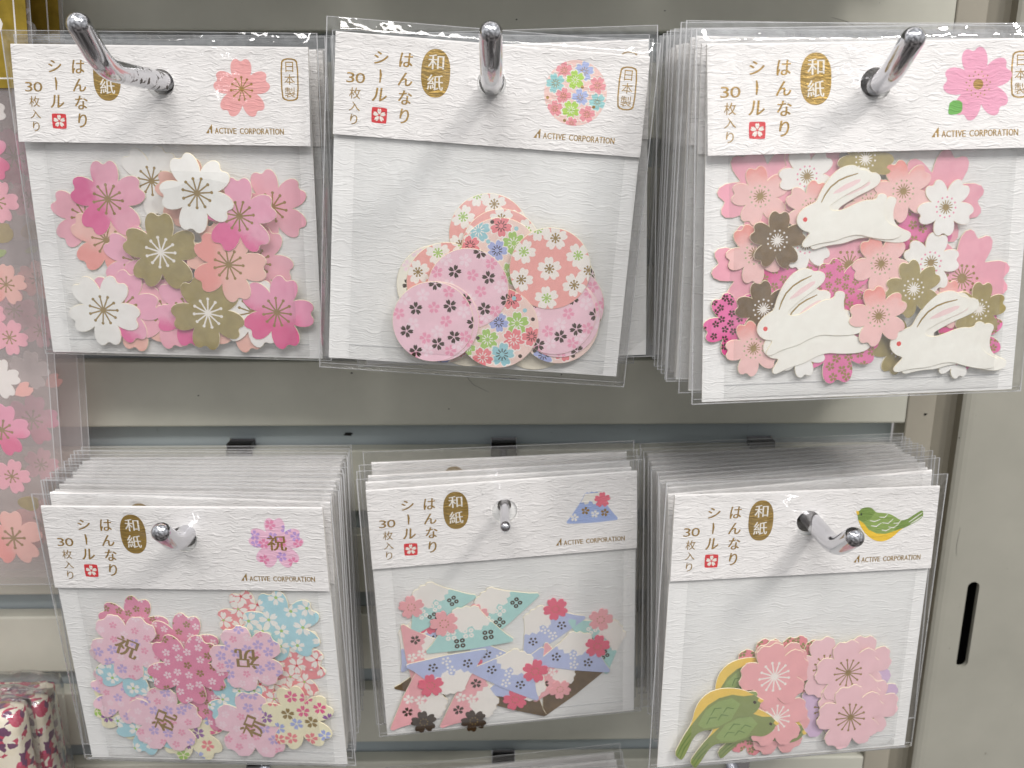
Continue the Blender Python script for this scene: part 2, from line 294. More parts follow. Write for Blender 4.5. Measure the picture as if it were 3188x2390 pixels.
STICKERS={
 'A':[
  ('blo', -30.3, -54.2, 12.19, -60.9, 0, 'rosep', 'pale rose blossom sticker at the far left, under another blossom'),
  ('blo', -23.9, -61.8, 12.13, -60.3, 1, 'salmon', 'salmon blossom sticker partly covered, left of the gold blossom'),
  ('blo', -6.4, -42.0, 11.75, -41.1, 0, 'white', 'white blossom sticker at the top, behind the larger white one'),
  ('blo', 6.2, -46.1, 11.97, 3.1, 1, 'peach', 'peach blossom sticker peeping out round the front white blossom'),
  ('blo', 33.6, -49.8, 12.17, -15.4, 0, 'rosep', 'pale rose blossom sticker at the far right edge, upper one'),
  ('blo', 26.8, -68.3, 12.76, 31.9, 1, 'rosep', 'pale rose blossom sticker on the right, under the salmon blossom'),
  ('blo', -13.9, -68.8, 12.21, -53.9, 2, 'mauve', 'mauve blossom sticker tucked behind the left of the gold blossom'),
  ('blo', -6.4, -69.7, 12.35, 175.7, 3, 'mag', 'magenta blossom sticker mostly hidden below the upper gold blossom'),
  ('blo', -15.7, -87.9, 12.31, 46.1, 4, 'peach', 'peach blossom sticker hidden low behind the white and magenta blossoms'),
  ('blo', -5.2, -86.5, 12.24, 25.6, 5, 'rosep', 'pale rose blossom sticker hanging lowest between the two gold ones'),
  ('blo', -19.9, -84.1, 12.66, 18.4, 6, 'mag', 'magenta blossom sticker behind the lower left white blossom'),
  ('blo', 2.8, -85.4, 12.61, -34.8, 6, 'mag', 'deep magenta blossom sticker behind the lower gold blossom'),
  ('blo', 20.7, -87.1, 12.15, 19.2, 7, 'peach', 'peach blossom sticker at the bottom right, nearly covered'),
  ('blo', 16.0, -66.7, 12.22, -15.5, 8, 'peach', 'peach blossom sticker right of the upper gold blossom, mostly covered'),
  ('blo', 25.3, -85.0, 12.5, -56.0, 9, 'white', 'white blossom sticker between the lower gold and magenta blossoms'),
  ('blo', 10.0, -85.6, 12.86, -27.2, 10, 'gold', 'shiny gold blossom sticker, lower of the two'),
  ('blo', 33.9, -84.7, 12.67, 19.5, 10, 'magd', 'magenta blossom sticker in the lower right corner'),
  ('blo', -26.8, -85.5, 12.7, 32.8, 7, 'white', 'white blossom sticker in the lower left corner'),
  ('blo', 18.6, -68.8, 12.73, 22.4, 11, 'salmon', 'whole salmon blossom sticker right of the upper gold one'),
  ('blo', 23.5, -52.7, 12.36, 1.2, 12, 'mag', 'mauve blossom sticker with magenta tip, right of the white one'),
  ('blo', -21.6, -48.2, 12.8, -1.3, 2, 'magg', 'pink blossom sticker with two magenta petals, upper left'),
  ('blo', 10.1, -45.5, 12.71, -23.0, 13, 'white', 'white blossom sticker, largest and frontmost at the top'),
  ('blo', -4.4, -65.2, 12.97, 1.7, 9, 'gold', 'shiny gold blossom sticker, upper of the two'),
 ],
 'B':[
  ('dis', 19.5, -87.6, 13.22, -4.6, 0, 'cream', 'plain cream round sticker, an arc at the bottom right'),
  ('dis', -2.4, -87.9, 13.16, -3.5, 1, 'cream', 'plain cream round sticker, an arc at the bottom left'),
  ('dis', -13.5, -74.9, 12.9, 17.0, 2, 'whitegold', 'white round sticker with gold petals, far left edge'),
  ('dis', 2.3, -57.4, 12.76, -3.8, 0, 'coral', 'coral round sticker with white blossoms, topmost'),
  ('dis', -10.3, -73.9, 12.96, 36.9, 3, 'coral', 'coral round sticker with white blossoms, left behind the pink ones'),
  ('dis', 6.6, -61.9, 12.79, 106.0, 4, 'coral', 'coral round sticker second from the top, mostly covered'),
  ('dis', 6.4, -64.7, 12.83, -4.0, 5, 'multi', 'pastel round sticker with blue, green and rose blossoms, upper'),
  ('dis', 25.0, -72.1, 12.91, 65.1, 6, 'whitegold', 'white round sticker behind the right hand coral one'),
  ('dis', 28.2, -78.5, 13.01, 25.0, 7, 'pinkd', 'pink round sticker reaching furthest right'),
  ('dis', 26.9, -84.5, 13.17, 75.1, 8, 'multi', 'pastel round sticker under the lower right pink one'),
  ('dis', 27.1, -82.4, 13.12, 145.0, 9, 'pinkd', 'pink round sticker directly behind the lower right pink one'),
  ('dis', 25.6, -81.5, 13.09, -4.9, 10, 'pinkd', 'pink round sticker with gold sakura, lower right'),
  ('dis', -10.8, -87.1, 13.16, 56.9, 4, 'multi', 'pastel round sticker peeping from under the lower left pink one'),
  ('dis', 7.1, -87.1, 13.2, -4.0, 11, 'multi2', 'pastel round sticker with green and blue blossoms, bottom centre'),
  ('dis', -3.3, -75.0, 12.96, 11.5, 12, 'pinkd', 'pink round sticker with gold sakura, in the middle'),
  ('dis', 22.6, -66.7, 12.98, -4.8, 11, 'coral', 'coral round sticker with six white blossoms, right side'),
  ('dis', -12.1, -86.3, 12.95, 197.0, 13, 'pinkd', 'pink round sticker just behind the lower left one'),
  ('dis', -13.9, -86.4, 13.02, -2.9, 14, 'pinkd', 'pink round sticker with gold sakura, lower left front'),
 ],
 'C':[
  ('blob', -30.8, -40.4, 13.72, -30.6, 0, 'bigp', 'large pink blossom sticker at the top left'),
  ('blob', 20.2, -43.9, 14.02, 22.1, 0, 'bigp', 'large pink blossom sticker at the top right'),
  ('blob', -14.0, -37.4, 13.17, 2.6, 1, 'bigp', 'large pink blossom sticker behind the upper white and peach ones'),
  ('blob', -32.5, -62.1, 13.56, -81.5, 1, 'bigp', 'large pink blossom sticker at the left edge, middle height'),
  ('blob', -7.2, -77.0, 13.83, -52.6, 0, 'bigp', 'large pink blossom sticker behind the lower left rabbit'),
  ('magp', 13.2, -52.6, 12.33, 16.4, 1, 'magp', 'magenta blossom sticker with tiny gold flowers, right of the top rabbit'),
  ('magp', -21.4, -61.5, 11.09, 98.0, 2, 'magp', 'magenta blossom sticker with tiny gold flowers, under the left gold one'),
  ('blob', 29.2, -67.0, 14.41, 19.8, 2, 'bigps', 'large pink blossom sticker with gold stamens at the right edge'),
  ('blob', -5.3, -62.0, 14.53, 12.3, 3, 'bigps', 'large pink blossom sticker with gold stamens in the centre'),
  ('magp', -7.9, -84.7, 12.41, 177.4, 4, 'magp', 'magenta blossom sticker with gold flowers hanging lowest'),
  ('magp', -8.2, -69.5, 9.75, -22.6, 5, 'magp', 'pink blossom sticker with dark flowers above the lower left rabbit'),
  ('magp', -38.6, -78.2, 9.78, -31.2, 2, 'magl', 'magenta blossom sticker with dark flowers in the lower left corner'),
  ('magp', 33.1, -84.3, 10.33, 55.6, 3, 'magp', 'magenta blossom sticker with gold flowers in the lower right corner'),
  ('blo3', -18.5, -55.4, 7.9, 57.8, 4, 'white3', 'small white blossom sticker under the belly of the top rabbit'),
  ('blo3', -18.9, -87.2, 7.44, 167.9, 5, 'white3', 'small white blossom sticker under the feet of the lower left rabbit'),
  ('blo3', 28.8, -90.5, 6.59, 165.8, 4, 'white3', 'small white blossom sticker under the lower right rabbit'),
  ('blo3', 11.9, -87.1, 8.46, -13.4, 0, 'gold3', 'small gold blossom sticker at the nose of the lower right rabbit'),
  ('blo3', 24.6, -74.6, 7.45, 6.0, 4, 'peach3', 'small peach blossom sticker between the right hand gold ones'),
  ('blo3', -32.1, -41.6, 8.37, -11.6, 1, 'peach3', 'small peach blossom sticker at the upper left'),
  ('blo3', -18.7, -36.4, 8.26, -24.2, 2, 'white3', "small white blossom sticker left of the top rabbit's ears"),
  ('blo3', -17.5, -45.4, 7.94, 15.8, 5, 'peach3', "small peach blossom sticker behind the top rabbit's head"),
  ('blo3', -0.2, -44.5, 7.85, 27.0, 4, 'peach3', 'small peach blossom sticker between ears and tail of the top rabbit'),
  ('blo3', -2.2, -32.0, 8.23, 33.0, 5, 'gold3', 'small gold blossom sticker partly under the header card'),
  ('blo3', 9.4, -41.3, 8.74, -21.5, 5, 'peach3', "small peach blossom sticker right of the top rabbit's ears"),
  ('blo3', 22.2, -46.2, 8.34, -34.0, 6, 'white3', 'small white blossom sticker at the upper right'),
  ('blo3', -33.3, -57.8, 8.7, -31.5, 3, 'peach3', 'small peach blossom sticker behind the left gold one'),
  ('blo3', -27.2, -54.2, 8.27, 4.2, 6, 'gold3d', 'small gold blossom sticker at the chin of the top rabbit'),
  ('blo3', 18.9, -62.0, 8.78, 14.2, 5, 'white3', 'small white blossom sticker above the right hand gold one'),
  ('blo3', 3.9, -61.8, 8.63, -33.2, 6, 'peach3', 'small peach blossom sticker in the middle of the packet'),
  ('blo3', 13.9, -69.5, 8.53, -15.6, 7, 'gold3', 'small gold blossom sticker right of the centre'),
  ('blo3', 34.7, -76.3, 8.28, 5.5, 5, 'gold3', 'small gold blossom sticker behind the ears of the lower right rabbit'),
  ('blo3', 3.7, -77.1, 8.96, -15.1, 8, 'peach3', 'small peach blossom sticker between the two lower rabbits'),
  ('blo3', -30.4, -74.1, 8.39, -9.6, 3, 'gold3d', 'small gold blossom sticker behind the head of the lower left rabbit'),
  ('blo3', -33.2, -85.5, 8.28, -21.5, 4, 'peach3', 'small peach blossom sticker at the bottom left corner'),
  ('rab', -16.7, -49.1, 22.94, -1.3, 7, 'rabbit', 'white leaping rabbit sticker behind the top one'),
  ('rab', -19.5, -48.5, 22.88, -2.2, 8, 'rabbit', 'white leaping rabbit sticker with red eye, topmost'),
  ('rab', -28.0, -85.3, 23.56, -11.0, 6, 'rabbit', 'white leaping rabbit sticker lying below the lower left one'),
  ('rab', -30.1, -79.7, 23.65, -10.9, 7, 'rabbit', 'white leaping rabbit sticker with red eye, lower left'),
  ('rab', 13.2, -86.2, 24.9, 1.5, 6, 'rabbit', 'white leaping rabbit sticker behind the lower right one'),
  ('rab', 10.4, -85.6, 24.84, 1.4, 7, 'rabbit', 'white leaping rabbit sticker with red eye, lower right'),
 ],
 'D':[
  ('blo', -23.1, -46.3, 13.0, 17.0, 0, 'hot', 'hot pink blossom sticker with tiny flowers at the top left'),
  ('blo', -6.4, -53.4, 13.38, 16.1, 1, 'hot', 'hot pink blossom sticker behind the frontmost hot pink one'),
  ('blo', 19.5, -42.5, 11.93, -18.3, 0, 'corw', 'coral blossom sticker with white flowers at the top'),
  ('blo', 31.1, -62.9, 12.66, 75.9, 0, 'corw', 'coral blossom sticker with white flowers at the right'),
  ('blo', 31.6, -53.8, 12.07, 115.9, 1, 'corw', 'coral blossom sticker under the right hand blue one'),
  ('blo', -28.8, -61.5, 13.14, -50.8, 1, 'lpk', 'light pink blossom sticker at the left, behind the blue one'),
  ('blo', -30.3, -79.0, 13.47, 29.2, 2, 'crm', 'cream blossom sticker with coloured flowers at the lower left'),
  ('blo', -8.7, -87.5, 13.81, 67.9, 3, 'crm', 'cream blossom sticker behind the lower middle celebration blossom'),
  ('blo', 2.4, -75.0, 12.27, 27.4, 4, 'hot', 'hot pink blossom sticker in the middle, low'),
  ('blo', 19.5, -75.7, 12.49, 6.5, 5, 'corw', 'coral blossom sticker behind the lower right pink one'),
  ('blo', 11.7, -75.6, 11.61, 36.9, 6, 'blu', 'light blue blossom sticker peeping out in the middle'),
  ('blo', -23.5, -85.7, 12.92, -21.2, 4, 'blu', 'light blue blossom sticker behind the lower left celebration blossom'),
  ('blo', -31.2, -73.1, 11.8, 19.3, 5, 'lpk', 'light pink blossom sticker under the left blue one'),
  ('blo', -26.1, -60.4, 12.87, 29.1, 6, 'blu', 'light blue blossom sticker at the left'),
  ('blow', -25.6, -52.6, 13.3, 41.2, 7, 'cel:25', 'light pink blossom sticker with tilted gold kanji, upper left'),
  ('blo', -4.9, -60.8, 14.7, 36.0, 8, 'hot', 'hot pink blossom sticker, frontmost in the middle'),
  ('blo', 30.2, -44.4, 13.9, -14.0, 2, 'blu', 'light blue blossom sticker with white flowers, upper right'),
  ('blow', 17.2, -56.0, 13.33, -19.2, 9, 'cel:182', 'light pink blossom sticker with upside down gold kanji'),
  ('blow', -16.7, -83.0, 13.74, 3.4, 6, 'cel:-65', 'light pink blossom sticker with gold kanji, lower middle left'),
  ('blow', 15.9, -84.2, 14.05, 1.6, 7, 'cel:-65', 'light pink blossom sticker with gold kanji, lower right'),
  ('blo', 32.6, -80.2, 13.5, -10.3, 8, 'crm', 'cream blossom sticker with coloured flowers, lower right'),
 ],
 'E':[
  ('mou', 19.8, -85.2, 13.25, -37.2, 0, 'gold:0', 'solid gold mountain sticker at the right'),
  ('mou', 3.5, -89.4, 11.02, 21.6, 1, 'gold:0', 'solid gold mountain sticker at the bottom centre'),
  ('mou', -33.1, -79.6, 8.74, 18.5, 0, 'gold:0', 'solid gold mountain sticker at the left edge'),
  ('mou', -33.5, -61.2, 11.8, -36.4, 0, 'lav:0', 'lavender mountain sticker at the left edge behind the teal one'),
  ('mou', -31.3, -67.2, 12.45, 83.4, 1, 'pnk:0', 'pink mountain sticker at the left with black flowers'),
  ('mou', 17.1, -80.7, 11.53, 100.9, 2, 'pnk:0', 'pink mountain sticker behind the lavender ones on the right'),
  ('mou', 35.6, -67.5, 12.86, 60.0, 0, 'tea:1', 'teal mountain sticker at the right edge'),
  ('mou', -6.2, -75.7, 13.3, -147.9, 2, 'lav:0', 'lavender mountain sticker in the middle with rose blossom below'),
  ('mou', 5.2, -82.9, 12.92, 141.5, 3, 'lav:0', 'lavender mountain sticker hanging low in the middle'),
  ('mou', 13.3, -59.9, 12.76, -32.8, 0, 'lav:0', 'lavender mountain sticker at the upper right with rose blossom'),
  ('mou', -27.3, -46.2, 12.7, -29.7, 1, 'tea:1', 'teal mountain sticker at the upper left'),
  ('mou', -4.1, -50.5, 13.13, -39.9, 1, 'tea:1', 'teal mountain sticker at the top centre'),
  ('mou', -15.3, -57.8, 14.38, -3.4, 3, 'tea:1', 'teal mountain sticker in front, left of the middle'),
  ('mou', -14.2, -89.4, 13.49, 118.5, 3, 'pnk:2', 'pink mountain sticker with black blossom, bottom centre'),
  ('mou', -33.6, -87.6, 13.33, 115.5, 4, 'pnk:2', 'pink mountain sticker with black blossom, bottom left'),
  ('mou', -23.0, -75.7, 13.33, 173.0, 5, 'lav:0', 'lavender mountain sticker upside down with rose blossom, left'),
  ('mou', 0.7, -77.2, 13.52, 31.8, 4, 'lav:0', 'lavender mountain sticker with rose blossom, in front in the middle'),
  ('mou', 25.1, -71.9, 13.13, 12.5, 3, 'lav:0', 'lavender mountain sticker with rose blossom, right hand front'),
 ],
 'F':[
  ('blo', 0.7, -65.2, 11.77, -5.6, 0, 'rosepat', 'rose blossom sticker with dark flowers, behind at the top'),
  ('blo', 6.2, -67.5, 11.85, 14.2, 1, 'rosepat', 'rose blossom sticker with gold spots, hidden at the top centre'),
  ('blo', -11.0, -65.4, 11.98, 4.9, 2, 'rosepat', 'rose blossom sticker with dark flowers behind the upper left one'),
  ('blo', -13.3, -89.5, 10.54, 15.1, 0, 'rosepat', 'rose blossom sticker with flowers behind the birds'),
  ('birb', -21.8, -72.7, 17.07, -54.6, 3, 'bird', 'green bird sticker with yellow belly, rearmost'),
  ('blow5', 14.6, -82.9, 12.48, 3.9, 2, 'mauvep', 'pale mauve blossom sticker behind the lower right pink one, left part'),
  ('blow5', 29.3, -78.8, 12.57, 23.2, 3, 'mauvep', 'pale mauve blossom sticker between the pink ones at the right'),
  ('blow5', 25.2, -66.3, 11.86, 3.4, 4, 'palep', 'pale pink blossom sticker behind the upper right one'),
  ('blow5', 30.2, -83.6, 11.91, 13.2, 5, 'palep', 'pale pink blossom sticker furthest right, lower'),
  ('blow5', 11.9, -65.9, 11.99, -16.1, 5, 'palep', 'pale pink blossom sticker left of the upper right one'),
  ('blow5', 22.2, -79.9, 12.13, -6.5, 6, 'palep', 'pale pink blossom sticker half hidden between the two front ones'),
  ('blo', -7.1, -65.7, 12.33, -25.3, 6, 'roses', 'rose blossom sticker just behind the upper left one'),
  ('blo', -3.6, -88.6, 11.65, -0.3, 3, 'roses', 'rose blossom sticker behind the lower one'),
  ('birb', -10.9, -90.7, 16.51, -22.0, 4, 'bird', 'green bird sticker with only its head showing, bottom'),
  ('blow5', 20.1, -68.2, 12.51, -10.4, 7, 'palep', 'pale pink blossom sticker with gold stamens, upper right front'),
  ('blow5', 22.9, -86.0, 13.2, -10.5, 8, 'palep', 'pale pink blossom sticker with gold stamens, lower right front'),
  ('blo', -5.6, -84.1, 11.75, -0.3, 7, 'roses', 'rose blossom sticker with white stamens, lower'),
  ('blo', -8.1, -67.5, 13.14, -13.3, 8, 'roses', 'rose blossom sticker with white stamens, upper left front'),
  ('leaf', -16.4, -74.5, 3.08, 55.1, 9, 'leaf', 'small green leaf sticker under the upper rose blossom'),
  ('bird', -22.9, -89.2, 16.95, -35.6, 8, 'bird', 'green bird sticker whose head shows below the frontmost bird'),
  ('bird', -29.9, -82.7, 17.88, -45.3, 9, 'bird', 'green bird sticker with yellow belly, whole and frontmost'),
 ],
}
# ---------------------------------------------------------------- lettering
_gl = {}
def glyph(ch):
    if ch not in _gl:
        cu = bpy.data.curves.new('t', 'FONT'); cu.body = ch; cu.resolution_u = 3
        o = bpy.data.objects.new('t', cu); COL.objects.link(o)
        dg = bpy.context.evaluated_depsgraph_get(); dg.update()
        me = bpy.data.meshes.new_from_object(o.evaluated_get(dg))
        V = [(v.co.x, v.co.y) for v in me.vertices]; F = [list(p.vertices) for p in me.polygons]
        bpy.data.objects.remove(o); bpy.data.curves.remove(cu); bpy.data.meshes.remove(me)
        _gl[ch] = (V, F)
    return _gl[ch]
class Acc:
    def __init__(s): s.V = []; s.F = []
    def add(s, V, F):
        k = len(s.V); s.V += list(V); s.F += [[i+k for i in f] for f in F]; return s
    def poly(s, p, d):
        r = cut([('a', p)]).get('a')
        if r: s.add(*flat(r, d))
        return s
    def glyph(s, ch, cx, cz, w, h, d, rot=0, skew=0, bold=0):
        """centre the glyph's own box on cx,cz and scale it to w x h"""
        V, F = glyph(ch); x0 = min(v[0] for v in V); x1 = max(v[0] for v in V); z0 = min(v[1] for v in V); z1 = max(v[1] for v in V)
        dd = d if callable(d) else (lambda x, z: d)
        for ox in ((0,) if not bold else (-bold, bold)):
            P = [((x-(x0+x1)/2)/(x1-x0)*w, (z-(z0+z1)/2)/(z1-z0)*h) for x, z in V]
            P = rot2([(x+z*skew+ox, z) for x, z in P], rot, 1, cx, cz)
            e = 0.004 if ox > 0 else 0
            s.add([(x, -dd(x, z)-e, z) for x, z in P], F)
        return s
    def mesh(s, name, m, smooth=False): return mesh(name, s.V, s.F, m, None, smooth)
def box(x0, x1, y0, y1, z0, z1):
    V = [(x, y, z) for x in (x0, x1) for y in (y0, y1) for z in (z0, z1)]
    return V, [[0, 1, 3, 2], [4, 6, 7, 5], [0, 4, 5, 1], [2, 3, 7, 6], [0, 2, 6, 4], [1, 5, 7, 3]]
# ---------------------------------------------------------------- wall of slats
wall = empty('wall', Matrix.Identity(4)); tag(wall, kind='structure')
def painted(key, hexc, rough=0.42, metal=0.0, k=0.06):
    m, nt, b = mat(key); c = lin(hexc)
    v = coords(nt, (1000, 1000, 1000)); n = noise_n(nt, v, 0.03, 4, 0.6); n2 = noise_n(nt, v, 0.9, 3, 0.6)
    mp = coords(nt, (1000*.02, 1000, 1000*.5)); n3 = noise_n(nt, mp, 0.5, 3, 0.6)
    mx = N(nt, 'ShaderNodeMix', data_type='RGBA'); nt.links.new(n, mx.inputs[0])
    mx.inputs[6].default_value = (*[x*(1-2.5*k) for x in c], 1); mx.inputs[7].default_value = (*[x*(1+2.5*k) for x in c], 1)
    # scuffs and grime specks
    r = N(nt, 'ShaderNodeValToRGB'); r.color_ramp.elements[0].position = .29; r.color_ramp.elements[0].color = (.45, .42, .38, 1); r.color_ramp.elements[1].position = .33; r.color_ramp.elements[1].color = (1, 1, 1, 1)
    sp_ = noise_n(nt, v, 0.14, 5, 0.75); nt.links.new(sp_, r.inputs[0])
    m2 = N(nt, 'ShaderNodeMix', data_type='RGBA', blend_type='MULTIPLY'); m2.inputs[0].default_value = .7
    nt.links.new(mx.outputs[2], m2.inputs[6]); nt.links.new(r.outputs[0], m2.inputs[7]); nt.links.new(m2.outputs[2], b.inputs['Base Color'])
    b.inputs['Metallic'].default_value = metal
    rr = N(nt, 'ShaderNodeMapRange'); rr.inputs[3].default_value = rough-.08; rr.inputs[4].default_value = rough+.14; nt.links.new(n3, rr.inputs[0]); nt.links.new(rr.outputs[0], b.inputs['Roughness'])
    bp = N(nt, 'ShaderNodeBump'); bp.inputs['Strength'].default_value = .18; bp.inputs['Distance'].default_value = .08*S
    nt.links.new(n2, bp.inputs['Height']); nt.links.new(bp.outputs[0], b.inputs['Normal']); MATS[key] = m
painted('slat_paint', 'd3d2c5'); painted('groove_paint', 'b2bcc0', .5); painted('plate_paint', 'a9a79c', .4); painted('post_paint', 'a8a294'); painted('channel_paint', '8a8578')
painted('shade_and_grime', '1b1a19', .8)
prof = [(7, .0), (.7, .0), (.2, .25), (0, .8), (0, 25.9), (.2, 26.45), (.7, 26.7), (7, 26.7)]   # (y, z up from the slat's lower edge)
V = []; F = []
for x in (-330, 164.7): V += [(x, y, z) for y, z in prof]
n = len(prof)
F += [[i, i+1, n+i+1, n+i] for i in range(n-1)]
slat_me = mesh('slat', V, F, 'slat_paint')
for k in range(-3, 9): o = link('slat', slat_me, wall); o.location = (0, 0, (6-37*k)*S)
bp_ = Acc(); bp_.add(*box(-330, 163.5, 8.2, 9, -330, 160)); link('back_panel', bp_.mesh('back_panel', 'groove_paint'), wall)
post = Acc()
V = [(164.7, 9, 0), (164.9, -.2, 0), (165.3, -.5, 0), (175.9, -.5, 0), (176.4, 0, 0), (176.6, 4.5, 0)]
post.add([(x, y, z) for z in (-330, 160) for x, y, _ in V], [[i, i+1, len(V)+i+1, len(V)+i] for i in range(len(V)-1)])
link('post', post.mesh('post', 'post_paint'), wall)
ch = Acc(); V = [(176.6, 4.5), (178, 5.2), (185, 4.6), (186.6, 3.2), (187, -.4)]
ch.add([(x, y, z) for z in (-330, 160) for x, y in V], [[i, i+1, len(V)+i+1, len(V)+i] for i in range(len(V)-1)])
link('channel', ch.mesh('channel', 'channel_paint'), wall)
SL = [(202+2.55*math.sin(rad(a)), -177.8+2.55*math.cos(rad(a))) for a in range(-90, 91, 15)]+[(202+2.55*math.sin(rad(a)), -213.9+2.55*math.cos(rad(a))) for a in range(90, 271, 15)]
pl = cut([('a', [(191.5, -330), (191.5, 160), (330, 160), (330, -330)])], [SL])['a']
pa = Acc(); pa.add(*flat(pl, 2.0)); wv, wf = walls(SL, 0.0, 2.0); pa.add(wv, wf)
V = [(187, -.4), (188, -1.2), (189.6, -1.8), (191.5, -2.0)]
pa.add([(x, y, z) for z in (-330, 160) for x, y in V], [[i, i+1, len(V)+i+1, len(V)+i] for i in range(len(V)-1)])
pm = pa.mesh('end_plate', 'plate_paint'); link('end_plate', pm, wall)
sl = Acc(); sl.add(*box(194, 210, -.4, 26, -226, -166)); del sl.F[2]; link('slot_cavity', sl.mesh('slot_cavity', 'shade_and_grime'), wall)  # box coloured near black to stand for the shade inside the slot
# grime spots on the slats, a few millimetres each
gr = Acc(); random.seed(5)
for cx, cz, r in ((-62.3, -111.2, 1.5), (172.5, -101, .9), (-119, -92, .5), (25, -84, .45), (38, -236, .9), (187.8, -111, .7), (216, -112, .6), (-58, -83, .5), (118, -88, .5), (-20, -98, .35), (60, 50, .4), (7, 47, .4)):
    y = 8.0 if abs(cz+111.2) < .1 and cx < 0 else (.65 if 165 < cx < 176 else (2.15 if cx > 191 else (.9 if cx > 187 else .15)))
    p = [(cx+r*(1.6 if y == 8 else 1)*math.sin(t)*random.uniform(.5, 1.2), cz+r*.6*math.cos(t)*random.uniform(.5, 1.2)) for t in [i*math.pi/5 for i in range(10)]]
    gr.poly(p, -8.0 if y == 8 else y)
for pts in ([(228.5, -112, ), (228.0, -118), (228.4, -124)], [(120, 48), (126, 46.5), (130, 44.5), (135, 44.2)], [(-14, -83), (-10, -88), (-4, -91)], [(192.5, -150), (192.0, -158), (192.6, -163)]):
    gr.poly(strip(pts, .12), 2.15 if pts[0][0] > 191 else .15)
link('grime_spots', gr.mesh('grime_spots', 'shade_and_grime'), wall)['kind'] = 'stuff'

# ---------------------------------------------------------------- hooks
def metal(key, worn):
    m, nt, b = mat(key); b.inputs['Metallic'].default_value = 1; b.inputs['Base Color'].default_value = (.66, .66, .69, 1)
    v = coords(nt, (1000, 1000, 1000)); n = noise_n(nt, v, .35, 4, .65); s_ = noise_n(nt, coords(nt, (2500, 300, 2500)), .3, 3, .6)
    r = N(nt, 'ShaderNodeMapRange'); r.inputs[3].default_value = .03; r.inputs[4].default_value = .16; nt.links.new(s_, r.inputs[0])
    if worn:
        rp = N(nt, 'ShaderNodeValToRGB'); rp.color_ramp.elements[0].position = .56; rp.color_ramp.elements[1].position = .59
        nt.links.new(n, rp.inputs[0])
        # pitted plating only near the wall side of the rod
        sx = N(nt, 'ShaderNodeSeparateXYZ'); nt.links.new(v, sx.inputs[0]); mr = N(nt, 'ShaderNodeMapRange'); mr.inputs[1].default_value = worn; mr.inputs[2].default_value = worn+12; nt.links.new(sx.outputs[1], mr.inputs[0])
        mu = N(nt, 'ShaderNodeMath', op='MULTIPLY'); nt.links.new(rp.outputs[0], mu.inputs[0]); nt.links.new(mr.outputs[0], mu.inputs[1])
        mx = N(nt, 'ShaderNodeMix', data_type='RGBA'); mx.inputs[6].default_value = (.66, .66, .69, 1); mx.inputs[7].default_value = (.12, .11, .10, 1)
        nt.links.new(mu.outputs[0], mx.inputs[0]); nt.links.new(mx.outputs[2], b.inputs['Base Color'])
        ad = N(nt, 'ShaderNodeMath', op='MULTIPLY_ADD'); nt.links.new(mu.outputs[0], ad.inputs[0]); ad.inputs[1].default_value = .4; nt.links.new(r.outputs[0], ad.inputs[2]); nt.links.new(ad.outputs[0], b.inputs['Roughness'])
    else: nt.links.new(r.outputs[0], b.inputs['Roughness'])
    MATS[key] = m
print_mat('dark_steel', '2c2b2a', .35, metal=.7)
metal('chrome', 0); metal('worn_chrome', -76)
def rod_mesh(r, L, key, tip=(0, -12, 9.5), fil=7.0, tipk=1.0):
    t = Vector(tip).normalized(); e = Vector((0, -L, 0)); end = e+Vector(tip)*tipk
    a = e-Vector((0, -1, 0))*fil; b = e+t*fil; P = [Vector((0, 3, 0)), Vector((0, -L*.5, 0)), a]
    for i in range(1, 12):
        u = i/12; P.append(a*(1-u)**2+e*2*u*(1-u)+b*u*u)
    P += [b, end]; R = [r]*len(P)
    d = (end-b).normalized()
    for i in range(1, 9):
        u = i/8*math.pi/2; P.append(end+d*r*math.sin(u)); R.append(max(r*math.cos(u), .01))
    V = []; F = []; n = 28
    for i, p in enumerate(P):
        tg = (P[min(i+1, len(P)-1)]-P[max(i-1, 0)]).normalized(); up = Vector((1, 0, 0)); bn = tg.cross(up).normalized()
        for j in range(n):
            q = p+(up*math.cos(2*math.pi*j/n)+bn*math.sin(2*math.pi*j/n))*R[i]; V.append(tuple(q))
    for i in range(len(P)-1):
        for j in range(n): F.append([i*n+j, i*n+(j+1) % n, (i+1)*n+(j+1) % n, (i+1)*n+j])
    return mesh('rod', V, F, key, None, True)
def bracket_mesh():
    a = Acc(); a.add(*box(-5.2, 5.2, -2.2, -.25, -17.5, -.6)); a.add(*box(-5.2, 5.2, -2.2, 4.5, -.6, .2)); a.add(*box(-5.2, 5.2, 3.2, 4.5, .9, 3.2))
    k = len(a.F); a.add(*box(-5.0, 5.0, -1.9, 4.4, .2, 2.6)); return mesh('bracket', a.V, a.F, ['chrome', 'dark_steel'], [0]*k+[1]*6)
br_me = bracket_mesh(); rods = {'thick': rod_mesh(3.1, 80, 'chrome'), 'worn': rod_mesh(3.1, 80, 'worn_chrome'), 'thin': rod_mesh(1.7, 67, 'chrome', (0, -9, 5.5), 4)}
def hook(x, z, zg, me, label, L0=80, L=80, rot=0):
    o = empty('display_hook', Matrix.Translation(Vector((x, 0, z))*S)); tag(o, label, 'hook', 'chrome display hooks on the slat wall')
    b = link('bracket', br_me, o); b.location = (0, 0, (zg-z)*S)
    r = link('rod', rods[me], o); r.scale = (1, L/L0, 1); r.rotation_euler = (0, rad(rot), 0)
hook(-107, 22.8, 32.6, 'worn', 'chrome hook with pitted rod through the upper left blossom packet', L=80)
hook(-1.6, 21.0, 32.6, 'worn', 'chrome hook pointing straight out of the upper middle packet', L=80)
hook(106.6, 19.4, 32.6, 'thick', 'clean chrome hook through the rabbit sticker packet', L=83, rot=2)
